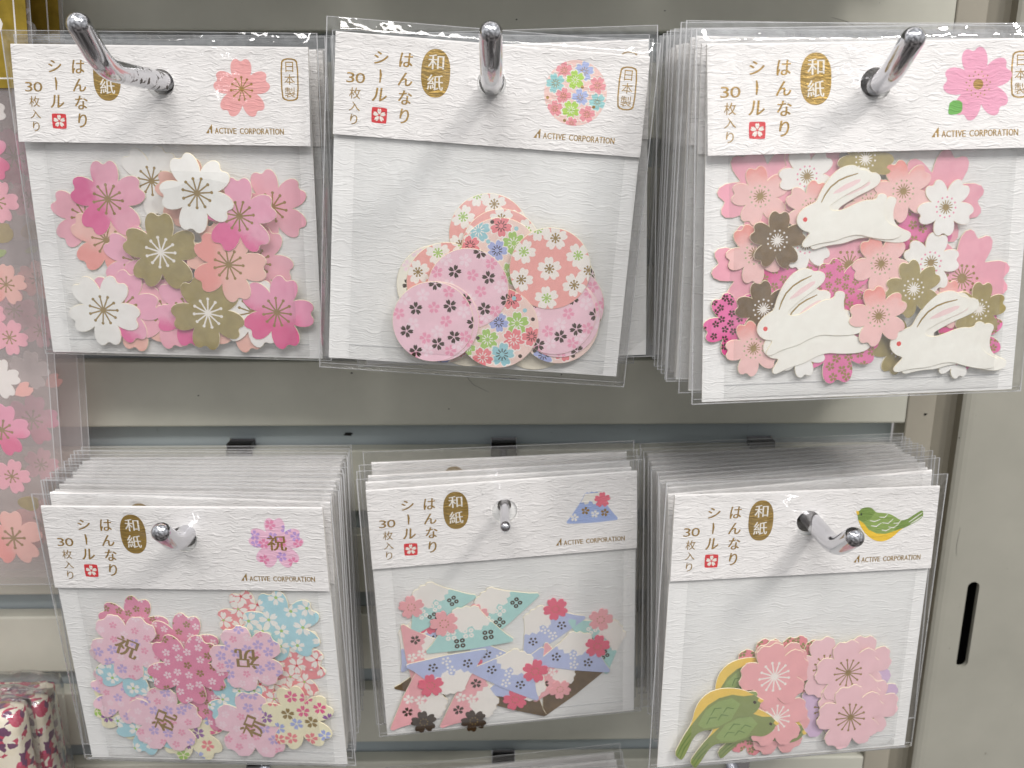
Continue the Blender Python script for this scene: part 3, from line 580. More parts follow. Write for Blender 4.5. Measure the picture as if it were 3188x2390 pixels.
hook(-104.2, -121.8, -114.4, 'thick', 'chrome hook with scratched tip in the lower left packet', L=73)
hook(2.0, -120.3, -114.4, 'thin', 'thin chrome hook through the lower middle mountain packet', L0=67, L=67)
hook(107.0, -120.8, -114.4, 'thick', 'chrome hook pointing down right beside the bird emblem', L=81)
hook(-108, -273, -263.4, 'thick', 'bracket of an otherwise hidden hook below the lower left packet', L=60)
hook(1.5, -273, -263.4, 'thin', 'dark hook bracket below the lower middle packet', L0=67, L=60)
hook(107, -273, -263.4, 'thick', 'bracket of an otherwise hidden hook below the bird packet', L=60)

# ---------------------------------------------------------------- the sticker packets
W, H, HH = 96.0, 101.4, 30.1
HOLE = disc(4.5, 40, 0, -11.6); HOLE_S = disc(3.9, 40, 0, -11.0); HOLE_T = disc(2.5, 32, 0, -9.7)
def pm(rows, t): # packet matrix
    M = Matrix([list(r)+[0] for r in rows]+[[0, 0, 0, 1]]); M.translation = Vector(t)*S; return M
def card_mesh(HOLE_S):
    o = [(-W/2, -H), (-W/2, -.2), (W/2, -.2), (W/2, -H)]
    a = cut([('a', o)], [HOLE_S])['a']; V, F = flat(a, .35); k = len(F)
    V2, F2 = walls(o, 0, .35); F += [[i+len(V) for i in f] for f in F2]; V += V2
    V3, F3 = flat(a, 0.0); F += [[i+len(V) for i in f][::-1] for f in F3]; V += V3
    V4, F4 = walls(HOLE_S, 0, .35); F += [[i+len(V) for i in f] for f in F4]; V += V4
    return mesh('backing_card', V, F, ['washi_back_card', 'card_edge'], [0]*k+[1]*(len(F)-k))
def hd(hb):
    return lambda x, z: .75+(hb-.75)*min(1, max(0, -z/HH))
def header_mesh(hb, HOLE=HOLE):
    d = hd(hb); o = [(-W/2-.1, -HH), (-W/2-.1, -.5), (W/2+.1, -.5), (W/2+.1, -HH)]
    a = cut([('a', o)], [HOLE])['a']; V, F = flat(a, d); k = len(F)
    # rounded fold over the top edge
    arc = [(d(0, -.5), -.5), (.68, -.18), (.5, .02), (.2, .05), (-.1, -.1), (-.15, -.6), (-.15, -6)]
    n = len(arc); V0 = len(V)
    for x in (-W/2-.1, W/2+.1): V += [(x, -dd, z) for dd, z in arc]
    F += [[V0+i, V0+n+i, V0+n+i+1, V0+i+1] for i in range(n-1)]; k = len(F)
    for p, dd in ((o, (lambda x, z: d(x, z)-.3)), (HOLE, (lambda x, z: d(x, z)-.3))):
        V2, F2 = walls(p, dd, d); F += [[i+len(V) for i in f] for f in F2]; V += V2
    return mesh('header_card', V, F, ['washi_card', 'card_edge'], [0]*k+[1]*(len(F)-k))
def lift(d, e): return lambda x, z: d(x, z)+e
def header_prints(hb, emblem, origin, shift):
    """-> list of (name, mesh) to sit on the header card"""
    d = lift(hd(hb), .03); d2 = lift(hd(hb), .06); out = []
    a = Acc()
    for ch_, x, z, w_, h_ in (('3', -43.2, -13.0, 2.4, 3.0), ('0', -40.2, -13.0, 2.9, 3.0), ('枚', -41.7, -17.5, 3.4, 3.3), ('入', -41.7, -21.4, 3.4, 2.7), ('り', -41.8, -25.3, 2.2, 3.0)):
        a.glyph(ch_, x, z, w_, h_, d, skew=.04, bold=.02)
    for ch_, x, z, w_, h_ in (('シ', -34.1, -6.6, 4.2, 3.7), ('ル', -34.1, -17.4, 4.4, 4.0), ('は', -26.4, -6.7, 3.9, 4.2), ('ん', -26.4, -12.3, 4.2, 4.0), ('な', -26.3, -17.7, 4.0, 4.2), ('り', -26.3, -23.2, 2.7, 4.4)):
        a.glyph(ch_, x, z, w_, h_, d, skew=.10, bold=.10)
    a.poly(strip([(-34.2, -10.0), (-34.0, -11.5), (-34.2, -13.9)], .75), d)
    out.append(('lettering', a.mesh('lettering', 'gold_ink')))
    a = Acc(); ov = [(-17.3+4.45*math.copysign(abs(math.sin(t))**.9, math.sin(t)), -9.9+7.1*math.copysign(abs(math.cos(t))**.8, math.cos(t))) for t in [2*math.pi*i/44 for i in range(44)]]
    a.poly(ov, d); out.append(('kanji_badge', a.mesh('kanji_badge', 'gold_badge')))
    a = Acc(); a.glyph('和', -17.3, -6.6, 4.8, 4.4, d2, bold=.06); a.glyph('紙', -17.3, -12.6, 4.8, 4.6, d2, bold=.06); out.append(('badge_kanji', a.mesh('badge_kanji', 'reserve_white')))
    sq = smooth_poly([(-36.4, -21.4), (-36.0, -21.1), (-31.9, -21.2), (-31.6, -21.6), (-31.7, -25.6), (-32.1, -25.9), (-36.1, -25.8), (-36.4, -25.4)])
    a = Acc(); a.poly(sq, d); out.append(('seal_stamp', a.mesh('seal_stamp', 'seal_red')))
    a = Acc()
    for p in sakura(-34, -23.5, 2.0): a.poly(p, d2)
    out.append(('seal_flower', a.mesh('seal_flower', 'reserve_white')))
    a = Acc(); x = 14.1+shift
    a.poly([(x, -26.6), (x+1.9, -23.9), (x+2.1, -23.9), (x+2.1, -26.6), (x+1.65, -26.6), (x+1.6, -25.5), (x+1.1, -25.3), (x+1.0, -26.6)], d)
    s_ = 'ACTIVE CORPORATION'; adv = {' ': .85, 'I': .62, 'C': 1.3, 'O': 1.38, 'N': 1.26, 'A': 1.22, 'V': 1.18, 'R': 1.12, 'P': 1.04, 'T': 1.08, 'E': 1.0}
    tot = sum(adv[c] for c in s_); u = (39.6-17.0)/tot; xx = 17.0+shift
    for c in s_:
        w_ = adv[c]*u
        if c != ' ': a.glyph(c, xx+w_/2, -25.75, .28 if c == 'I' else w_*.86, 1.8, d, bold=.05)
        xx += w_
    out.append(('maker_name', a.mesh('maker_name', 'gold_ink')))
    if origin:
        a = Acc(); o = smooth_poly([(39.1, -4.6), (40.3, -3.4), (43.6, -3.4), (44.8, -4.6), (44.8, -15.1), (43.6, -16.3), (40.3, -16.3), (39.1, -15.1)]); i_ = [((x_-41.95)*.84+41.95, (z_+9.85)*.935-9.85) for x_, z_ in o]
        a.add(*flat(cut([('a', o)], [i_])['a'], d))
        for c, z in (('日', -6.0), ('本', -9.8), ('製', -13.7)): a.glyph(c, 41.95, z, 2.5 if c == '日' else 3.4, 3.1, d)
        out.append(('origin_badge', a.mesh('origin_badge', 'gold_ink')))
    return out, emblem(hd(hb))
def pieces(polys, d, names):
    """flat print from layered polygons; names maps colour key -> part name"""
    res = cut(polys); L = []
    for k, pc in res.items():
        V, F = flat(pc, d); L.append((names.get(k, 'print'), mesh(names.get(k, 'print'), V, F, k)))
    return L
def em_blossom(key, cx, cz, r, a):
    def f(hdf):
        d = lift(hdf, .04); o = rot2(blossom(r, PR), a, 1, cx, cz)
        return pieces([(key, o)]+[('gold_ink', p) for p in stamens(r*.38, 11, cx=cx, cz=cz, a=a, wd=r*.035, dot=r*.045)], d, {key: 'emblem', 'gold_ink': 'emblem_stamens'})
    return f
def em_big(hdf):
    d = lift(hdf, .04); cx, cz = 29.6, -12.3
    P = [('h_pink', rot2(blossom(10.2, PR), -10, 1, cx, cz))]
    P += [('gold_ink', p) for p in [disc(1.5, 14, cx, cz)]+[disc(.22, 8, cx+r_*math.sin(t), cz+r_*math.cos(t)) for i in range(22) for t, r_ in [(i*2*math.pi/22, 2.6+.9*(i % 2))]]]
    L = pieces(P, d, {'h_pink': 'emblem', 'gold_ink': 'emblem_stamens'})
    return L+pieces([('h_leaf', smooth_poly([(21.5, -16.6), (25.0, -16.6), (25.2, -19.2), (24.4, -20.3), (21.2, -20.6), (21.0, -19.5)]))], lift(hdf, .08), {'h_leaf': 'emblem_leaf'})
def multi_flowers(R):
    L = [('h_rose', -.42, .66, .27), ('h_blue', .22, .68, .30), ('h_teal', -.66, .25, .30), ('h_green', -.04, .40, .29), ('h_rose', .68, .28, .28), ('h_rose', -.38, -.12, .26), ('h_blue', .16, -.12, .27), ('h_teal', .72, -.22, .27),
         ('h_rose', -.62, -.52, .26), ('h_green', -.1, -.52, .29), ('h_rose', .42, -.62, .27), ('h_rose', -.05, -.93, .2)]
    return [(k, x*R, z*R, r*R) for k, x, z, r in L]
def em_ball(hdf):
    d = lift(hdf, .04); cx, cz, R = 26.1, -12.4, 9.7
    P = [('h_peach', disc(R, 48, cx, cz))]
    for k, x, z, r in multi_flowers(R):
        P.append(('reserve_white', blossom(r*1.14, PR))); P[-1] = ('reserve_white', rot2(P[-1][1], x*37, 1, cx+x, cz+z))
        P.append((k, rot2(blossom(r, PR), x*37, 1, cx+x, cz+z)))
        kk = 'gold_ink' if k != 'h_green' else 'reserve_white'
        P += [(kk, stick_line(40*i, r*.14, r*.45, r*.07, cx+x, cz+z)) for i in range(9)]
    for x, z in ((-.88, -.2), (.2, .2), (-.28, -.86), (.62, -.38)): P.append(('gold_ink', disc(.5, 10, cx+x*R, cz+z*R)))
    return pieces(P, d, {'h_peach': 'emblem', 'gold_ink': 'emblem_stamens', 'reserve_white': 'emblem_outlines'})
def em_cel(hdf):
    d = lift(hdf, .04); cx, cz, R = 31.5, -12.9, 9.4
    P = [('h_lp', rot2(blossom(R, PR), 0, 1, cx, cz))]
    random.seed(3)
    for i, (x, z) in enumerate(((-.75, .32), (-.15, .72), (.72, .28), (-.5, -.62), (.15, -.5), (.55, -.7), (-.1, .25), (-.45, .0), (.4, .55), (.2, .05), (-.75, -.05), (.8, 0))):
        P += [(('h_lilac', 'h_hot')[i % 2], p) for p in sakura(cx+x*R, cz+z*R, R*.2, i*31)]
    L = pieces(P, d, {'h_lp': 'emblem', 'h_lilac': 'emblem_flowers', 'h_hot': 'emblem_flowers'})
    a = Acc(); a.glyph('祝', cx+.2, cz+.3, 6.4, 5.6, lift(hdf, .08), bold=.12); return L+[('emblem_kanji', a.mesh('emblem_kanji', 'gold_ink'))]
def em_fuji(hdf):
    d = lift(hdf, .04); cx, cz, R = 31.6, -13.0, 8.3
    F_ = rot2([(x, z*1.15) for x, z in smooth_poly(FUJI)], 0, R, cx, cz)
    P = [('h_lav', F_), ('reserve_white', rot2([(x*.93, z*.98+.27) if z < .5 else (x*.55, .70) for x, z in CAP], 0, R, cx, cz))]
    for x, z, k in ((-.3, -.1, 'gold_ink'), (-.78, -.38, 'reserve_white'), (.12, -.28, 'reserve_white'), (.55, -.25, 'gold_ink')): P += [(k, p) for p in sakura(cx+x*R, cz+z*R, R*.19, 10)]
    for m in (-1, 1): P.append(('h_lav', rot2(strip([(m*x, z) for x, z in ((.66, .10), (.52, .30), (.36, .62), (.33, .72))], .05), 0, R, cx, cz)))
    L = pieces(P, d, {'h_lav': 'emblem', 'reserve_white': 'emblem_snow', 'gold_ink': 'emblem_flowers'})
    return L+pieces([('h_coral', rot2(blossom(R*.36, PR), 0, 1, cx+.45*R, cz+.36*R))], lift(hdf, .08), {'h_coral': 'emblem_blossom'})
def em_bird(hdf):
    d = lift(hdf, .04); cx, cz, R = 30.4, -12.2, 12.6; T = lambda l: rot2(bpts(l), -8, R, cx, cz)
    P = [('h_bird', T(smooth_poly(BIRD))), ('h_birdd', T([(1256, 400), (1256, 455), (1300, 480), (1340, 470), (1365, 440), (1345, 395), (1290, 395)])), ('h_birdd', T([(1530, 505), (1560, 500), (1650, 460), (1650, 530), (1560, 555), (1500, 573), (1470, 562)])), ('h_yellow', T(BELLY)), ('h_yellow', T([(1250, 405), (1272, 412), (1276, 432), (1262, 438)])), ('h_dark', T([(1281, 433), (1287, 428), (1293, 433), (1291, 442), (1284, 443)]))]
    for l in ([(1335, 480), (1360, 490), (1395, 485)], [(1390, 470), (1420, 478), (1440, 462)], [(1340, 510), (1370, 520), (1400, 505)], [(1405, 505), (1440, 515), (1470, 495)], [(1470, 520), (1500, 525), (1520, 505)], [(1400, 545), (1425, 555), (1455, 545)], [(1440, 535), (1470, 545), (1500, 530)], [(1560, 530), (1600, 510), (1640, 490)], [(1570, 540), (1610, 525), (1640, 510)]):
        P.append(('h_white', T(strip(l, 6))))
    return pieces(P, d, {'h_bird': 'emblem', 'h_birdd': 'emblem_wing', 'h_yellow': 'emblem_belly', 'h_dark': 'emblem_eye', 'h_white': 'emblem_feathers'})
def grid_film(name, x0, x1, z0, z1, nx, nz, d, key, hole=True, seed=0):
    V = []; F = []
    for j in range(nz+1):
        for i in range(nx+1):
            x = x0+(x1-x0)*i/nx; z = z0+(z1-z0)*j/nz; V.append((x, -d(x, z), z))
    for j in range(nz):
        for i in range(nx):
            x = x0+(x1-x0)*(i+.5)/nx; z = z0+(z1-z0)*(j+.5)/nz
            if hole and math.hypot(x, z+11.6) < 4.6: continue
            a = j*(nx+1)+i; F.append([a, a+1, a+nx+2, a+nx+1])
    return mesh(name, V, F, key, None, True)
def ss(t): t = max(0, min(1, t)); return t*t*(3-2*t)
def bag_meshes(hb, dome, seed, zb=-H-.8, zt=4.2, sx=3.1, top_wave=1.0, low=False):
    rc = random.Random(seed); creases = [] if low else [(rc.choice((-1, 1))*rc.uniform(25, 47), rc.uniform(-98, -40), rc.uniform(-45, 45), rc.uniform(-98, -30)) for _ in range(3)]
    if seed > 6: creases = [(28, -55, 44, -97), (36, -58, 45, -92), (-10, -34, 30, -62)]
    x0, x1 = -W/2-sx, W/2+sx; hdf = hd(hb)
    def d(x, z):
        e = min(ss((x-x0)/(sx+.5)), ss((x1-x)/(sx+.5))); t = max(0, min(1, (zt-z)/(zt+.1+.5*noise.noise(Vector((x*.09, seed*5, 0)))))); b = ss((z-zb)/2.4)
        base = (hdf(x, z)+.35+.75*ss((z+2.5)/3)) if z > -HH-.4 else (max(.9, dome+.45)*ss((-HH-z)/28)+(hb+.4)*(1-ss((-HH-z)/28)))
        nv = 1.5*noise.noise(Vector((x*.05+seed, z*.06, seed*3.1)))
        for ax, az, bx, bz in creases:
            ux, uz = bx-ax, bz-az; L2 = ux*ux+uz*uz; q = max(0, min(1, ((x-ax)*ux+(z-az)*uz)/L2)); dd = math.hypot(x-ax-q*ux, z-az-q*uz); nv += 1.6*math.exp(-(dd/1.1)**2)*math.sin(math.pi*q)
        wv = noise.noise(Vector((x*.13+seed*7, z*.35, 1.7)))*.55*top_wave*max(0, 1-abs(z-1.0)/5.0)
        return .08+(base+.25*nv)*e*min(t, b)+(abs(wv)+wv)*.9*e*(t if z > 0 else 1)
    nx, nz = (10, 14) if low else (64, 74)
    f = grid_film('bag_front', x0, x1, zb, zt, nx, nz, d, 'bag_film')
    a = Acc()
    for s_ in (-1, 1):
        xx = s_*(W/2+sx); a.add(*box(min(xx, xx-s_*.34), max(xx, xx-s_*.34), -.18, .05, zb, zt))
    a.add(*box(x0, x1, -.18, .05, zb, zb+.3)); a.add(*box(x0, x1, -.12, .02, zt-.16, zt))
    if not low: a.add(*box(x0+.5, x1-.5, -.35, -.2, zb+1.6, zb+1.75))
    bk = Acc(); bk.add([(x0, .12, zb), (x1, .12, zb), (x1, .12, zt), (x0, .12, zt)], [[0, 1, 2, 3]])
    return f, a.mesh('bag_seams', 'film_edge'), bk.mesh('bag_back', 'bag_film')
def pouch_mesh(dome, seed, hb, zb=-H+.6):
    hdf = hd(hb); x0, x1 = -W/2+6.6, W/2-4.5
    def d(x, z):
        e = min(ss((x-x0)/4.5), ss((x1-x)/4.5), ss((z-zb)/4.0), ss((-20-z)/8))
        v = .45+(dome-.45)*e+.18*e*noise.noise(Vector((x*.06, z*.06, seed)))
        return min(v, hdf(x, z)-.42) if z > -HH-.6 else min(v, hb-.42+(-HH-.6-z)*.2)
    f = grid_film('pouch_front', x0, x1, zb, -20, 40, 40, d, 'pouch_film', False)
    a = Acc()
    a.add(*box(x0, x1, -.6, -.42, zb+4.2, zb+4.4))
    return f, a.mesh('pouch_seams', 'film_edge')
CARD = card_mesh(HOLE_S); CARD_T = card_mesh(HOLE_T)
def packet(M, label, group, hb, dome, emblem, origin, shift, seed, zb=-H-.8, top_wave=1.0, full=True):
    t = empty('sticker_packet', M); tag(t, label, 'sticker packet', group)
    link('backing_card', CARD_T if emblem is em_fuji else CARD, t)
    h = link('header_card', header_mesh(hb, HOLE if full else (HOLE_T if emblem is em_fuji else HOLE_S)), t)
    pr, em = header_prints(hb, emblem, origin, shift)
    for nme, me in pr+em: link(nme, me, h)
    f, sm, bk = bag_meshes(hb, dome, seed, zb, 4.2, 3.1, top_wave, not full)
    link('bag_front', f, t); link('bag_seams', sm, t); link('bag_back', bk, t)
    if full:
        p, ps = pouch_mesh(dome, seed, hb); p = link('inner_pouch', p, t); link('pouch_seams', ps, p)
    return t
# ---------------------------------------------------------------- stickers
def scatter(R, step, seed):
    rr = random.Random(seed); L = []; j = 0; z = -R
    while z < R:
        x = -R+(step/2 if j % 2 else 0)
        while x < R:
            if math.hypot(x, z) < R: L.append((x+rr.uniform(-.2, .2)*step, z+rr.uniform(-.2, .2)*step, rr.uniform(0, 72), rr.random()))
            x += step
        z += step*.87; j += 1
    return L
TH, STEP = .24, .29
def sticker_parts(kind, R, col, seed):
    """-> outline, body material, [(part name, material, polygon)]"""
    P = []
    if kind in ('blo', 'blob', 'blo3', 'magp', 'blow', 'blow5'):
        prof = {'blob': PRB, 'blow': PRW, 'blow5': PRW}.get(kind, PR)
        if col in ('roses', 'rosepat'): prof = PRW
        o = blossom(R, prof, seed=seed+1)
        body = {'gold': 'foil', 'gold3': 'foil', 'gold3d': 'foil_dark', 'white3': 'white', 'peach3': 'peach3g', 'bigps': 'bigp', 'magl': 'magp', 'salmon': 'salmong'}.get(col, col)
        if body.startswith('cel'): body = 'lpk'
        if kind == 'blo' and col in ('white', 'rosep', 'salmon', 'peach', 'mauve', 'mag', 'magd', 'magg', 'gold'):
            k = 'ink_white' if col == 'gold' else 'foil_line'
            P += [('stamens', k, p) for p in stamens(R*.385, 11, wd=R*.042, dot=R*.043, a=seed*13, core=.17)]
        if kind == 'blo3':
            k = 'ink_white' if col[:5] == 'gold3' else 'foil_line'; dk = {'gold3': 'ink_white', 'gold3d': 'ink_white', 'white3': 'ink_dot', 'peach3': 'ink_oliveg'}[col]
            P += [('stamens', k, stick_line(360/14*i, 0, R*.24, R*.035)) for i in range(14)]+[('stamens', k, disc(R*.11, 12))]
            P += [('pollen_dots', dk, disc(R*.036, 8, R*.345*math.sin(rad(30*i+8)), R*.345*math.cos(rad(30*i+8)))) for i in range(12)]
        if col == 'bigps':
            P += [('stamens', 'foil_line', stick_line(360/16*i, 0, R*.22, R*.025)) for i in range(16)]+[('stamens', 'foil_line', disc(R*.1, 12))]
            P += [('stamens', 'foil_line', disc(R*.032, 8, R*(.26+.06*(i % 2))*math.sin(rad(24*i)), R*(.26+.06*(i % 2))*math.cos(rad(24*i)))) for i in range(15)]
        if kind == 'magp':
            k = 'black_gold' if col == 'magl' else 'foil_line'
            for x, z, a, u in scatter(R, R*.31, seed): P += [('flower_print', k, p) for p in sakura(x, z, R*.115, a)]
        if kind == 'blow5' and col in ('palep', 'mauvep'):
            P += [('stamens', 'foil_line', p) for p in stamens(R*.41, 13, wd=R*.035, dot=R*.036, core=.2)]
        if col == 'roses': P += [('stamens', 'ink_white', p) for p in stamens(R*.42, 13, wd=R*.04, dot=R*.04, core=.14)]
        if col == 'rosepat':
            for x, z, a, u in scatter(R, R*.36, seed): P += [('flower_print', 'ink_olive', p) for p in sakura(x, z, R*.14, a)]
        if col == 'hot':
            for x, z, a, u in scatter(R, R*.32, seed): k = 'foil_line' if u > .55 else 'ink_pale'; P += [('flower_print' if k == 'ink_pale' else 'gold_flower_print', k, p) for p in sakura(x, z, R*.105, a)]
        if col == 'corw':
            for x, z, a, u in scatter(R, R*.52, seed):
                P += [('flower_print', 'ink_white', p) for p in sakura(x, z, R*.28, a)]; P.append(('gold_flower_print', 'seal_red' if u > .5 else 'ink_green', disc(R*.04, 8, x, z)))
        if col == 'blu':
            for x, z, a, u in scatter(R, R*.52, seed):
                P += [('flower_print', 'ink_white', p) for p in sakura(x, z, R*(.17+.10*u), a)]; P.append(('flower_centres', 'ink_green', disc(R*.045, 8, x, z)))
        if col == 'lpk' or col.startswith('cel'):
            for x, z, a, u in scatter(R, R*.37, seed):
                k = 'ink_lilac' if u > .6 else ('ink_rose' if u > .3 else 'ink_pale'); P += [('flower_print', k, p) for p in sakura(x, z, R*(.15 if u > .6 else .11), a)]
        if col == 'crm':
            ks = ['foil_line', 'ink_green', 'ink_blue', 'ink_hot', 'ink_purple', 'ink_coral']
            for i, (x, z, a, u) in enumerate(scatter(R, R*.47, seed)):
                k = ks[int(u*5.99)]; P += [('flower_print', k, p) for p in sakura(x, z, R*.185, a)]
    elif kind == 'dis':
        o = disc(R, 72); body = {'multi2': 'multi'}.get(col, col)
        if col == 'coral':
            for i, (x, z, g) in enumerate(((.13, .75, 0), (-.65, .43, 1), (.69, .32, 1), (-.02, 0, 0), (-.72, -.26, 0), (.60, -.41, 0), (-.09, -.73, 1), (.95, -.05, 0), (-.3, .98, 1))):
                P.append(('flower_print', 'ink_white', rot2(blossom(R*.30, PR), i*23, 1, x*R, z*R)))
                P += [('stamens', 'ink_green' if g else 'foil_line', p) for p in stamens(R*.105, 8, wd=R*.028, dot=R*.026, cx=x*R, cz=z*R, a=i*17, core=.2)]
        if col in ('pinkd', 'whitegold'):
            for i, (x, z) in enumerate(((.02, .36), (.32, .03), (-.19, -.41), (.43, -.72), (-.85, .2), (.39, .76), (.85, .55), (-.5, -.85), (.8, -.35))): P += [('rose_flower_print', 'ink_rose' if col == 'pinkd' else 'ink_pale', p) for p in sakura(x*R, z*R, R*.155, i*29)]
            for i, (x, z) in enumerate(((-.25, .67), (.76, .27), (.11, -.24), (-.71, .57), (-.14, -.72), (.6, -.55), (-.5, -.05), (.1, .95))): P += [('pale_flower_print', 'ink_pale', p) for p in sakura(x*R, z*R, R*.17, i*31)]
            for i, (x, z) in enumerate(((-.43, .33), (.42, .41), (-.66, -.24), (1.0, -.01), (.52, -.37), (.12, -.55), (-.43, -.75), (.05, .96), (-1.0, .6))): P += [('gold_flower_print', 'black_gold', p) for p in sakura(x*R, z*R, R*.17, i*47)]
        if col in ('multi', 'multi2'):
            if col == 'multi': L = (('ink_teal', -.54, .69, .29, 0), ('ink_coral', .02, .80, .27, 1), ('ink_green', .34, .38, .29, 0), ('ink_blue', -.08, .20, .26, 1), ('ink_coral', -.75, .32, .25, 1), ('ink_coral', .7, .0, .27, 0), ('ink_teal', -.4, -.3, .27, 1), ('ink_green', .2, -.4, .28, 0), ('ink_coral', -.1, -.8, .26, 1), ('ink_blue', .7, -.5, .26, 1))
            else: L = (('ink_green', .48, .11, .29, 0), ('ink_blue', .03, .14, .24, 1), ('ink_green', -.25, -.29, .27, 0), ('ink_coral', .40, -.29, .28, 0), ('ink_coral', .84, -.21, .25, 1), ('ink_teal', .11, -.67, .30, 1), ('ink_coral', -.37, -.74, .26, 0), ('ink_coral', .34, .71, .26, 1), ('ink_teal', -.4, .5, .28, 0), ('ink_blue', -.8, .1, .26, 1), ('ink_green', -.75, -.5, .2, 0))
            for i, (k, x, z, r, g) in enumerate(L):
                P.append(('flower_outlines', 'ink_white', rot2(blossom(R*r*1.12, PR), i*31, 1, x*R, z*R))); P.append(('flower_print', k, rot2(blossom(R*r, PR), i*31, 1, x*R, z*R)))
                P += [('stamens', 'black_gold' if g else 'ink_white', stick_line(36*q, R*r*.2, R*r*.52, R*.024, x*R, z*R)) for q in range(10)]
            P += [('gold_dots', 'black_gold', disc(R*.05, 12, x*R, z*R)) for x, z in ((.87, .22), (.56, -.71), (-.49, -.25), (-.2, .9))]+[('blue_dots', 'ink_teal', disc(R*.055, 12, x*R, z*R)) for x, z in ((.67, .44), (.4, .74), (-.3, .42))]
    elif kind == 'rab':
        o = [(x*R, z*R) for x, z in RAB]; body = 'rabbit'; sc_ = lambda l: [(x*R, z*R) for x, z in rpts(l)]
        P += [('ear_pink', 'ink_earpink', p) for p in [sc_([(962, 352), (975, 338), (1040, 300), (1110, 276), (1138, 276), (1130, 292), (1080, 318), (1010, 345)])]]
        P += [('gold_stripe', 'foil_line', sc_(strip([(893, 398), (915, 355), (950, 310), (1000, 275), (1050, 256), (1120, 240)], 10)))]
        P += [('eye', 'ink_red', disc(R*.029, 14))]
    elif kind in ('bird', 'birb'):
        k = R/1.0; T = lambda l: [(x*k, z*k) for x, z in bpts(l)]; o = T(smooth_poly(BIRD)); body = 'bird'
        P = [('back_feathers', 'ink_oliveg_', None)][:0]
        P += [('wing', 'leaf', T([(1330, 475), (1400, 452), (1450, 470), (1495, 510), (1500, 540), (1440, 562), (1380, 552), (1335, 520)]))]
        P += [('belly', 'ink_yellow', T(BELLY)), ('beak', 'ink_yellow', T([(1250, 405), (1272, 412), (1276, 432), (1262, 438)])), ('eye', 'black_gold', T([(1281, 433), (1287, 427), (1294, 433), (1292, 443), (1284, 444)]))]
        for l in ([(1360, 480), (1375, 505), (1400, 500)], [(1395, 475), (1410, 500), (1435, 492)], [(1390, 520), (1410, 540), (1440, 530)], [(1430, 505), (1450, 525), (1475, 515)], [(1560, 515), (1600, 507), (1640, 488)], [(1540, 535), (1600, 522), (1640, 505)]): P.append(('feather_lines', 'ink_dgreen', T(strip(l, 5))))
    elif kind == 'leaf':
        o = smooth_poly([(0, R), (-R*.7, R*.3), (-R*.8, -R*.6), (0, -R), (R*.8, -R*.6), (R*.7, R*.3)]); body = 'leaf'
    elif kind == 'mou':
        c, side = col.split(':'); side = int(side); k = R; body = {'gold': 'foil_dark'}.get(c, c); m = -1 if side == 1 else 1
        F_ = [(x*k*m, z*k) for x, z in FUJI]; bx, bz = .56*m*k, .30*k
        o = F_ if area2(F_) != 0 else F_
        if c != 'gold':
            P.append(('snow_cap', 'ink_white', [(x*k*m, z*k+.0*k) for x, z in CAP]))
            fl = ((-.55, -.22, 1), (-.05, -.12, 0), (.42, -.30, 1), (.02, -.42, 0)) if side != 1 else ((-.5, -.25, 1), (0, -.12, 0), (.45, -.12, 0), (.25, -.38, 1))
            for x, z, g in fl:
                kk = ('black_gold' if g else 'ink_white'); nm = 'gold_flower_print' if g else 'white_flower_print'; x *= m
                if c == 'lav': P += [(nm, kk, disc(k*.04, 8, x*k+.105*k*math.sin(rad(72*i)), z*k+.105*k*math.cos(rad(72*i)))) for i in range(5)]+[(nm, kk, disc(k*.035, 8, x*k, z*k))]
                elif c == 'tea': P += [(nm, kk, disc(k*.068, 10, x*k+.075*k*sx_, z*k+.075*k*sz_)) for sx_ in (-1, 1) for sz_ in (-1, 1)]+[(nm+'_centres' if False else 'snow_cap', body, disc(k*.022, 6, x*k+.075*k*sx_, z*k+.075*k*sz_)) for sx_ in (-1, 1) for sz_ in (-1, 1)]
                else: P += [(nm, kk, p) for p in sakura(x*k, z*k, k*.16, 20)]
    return ccw(o), body, P
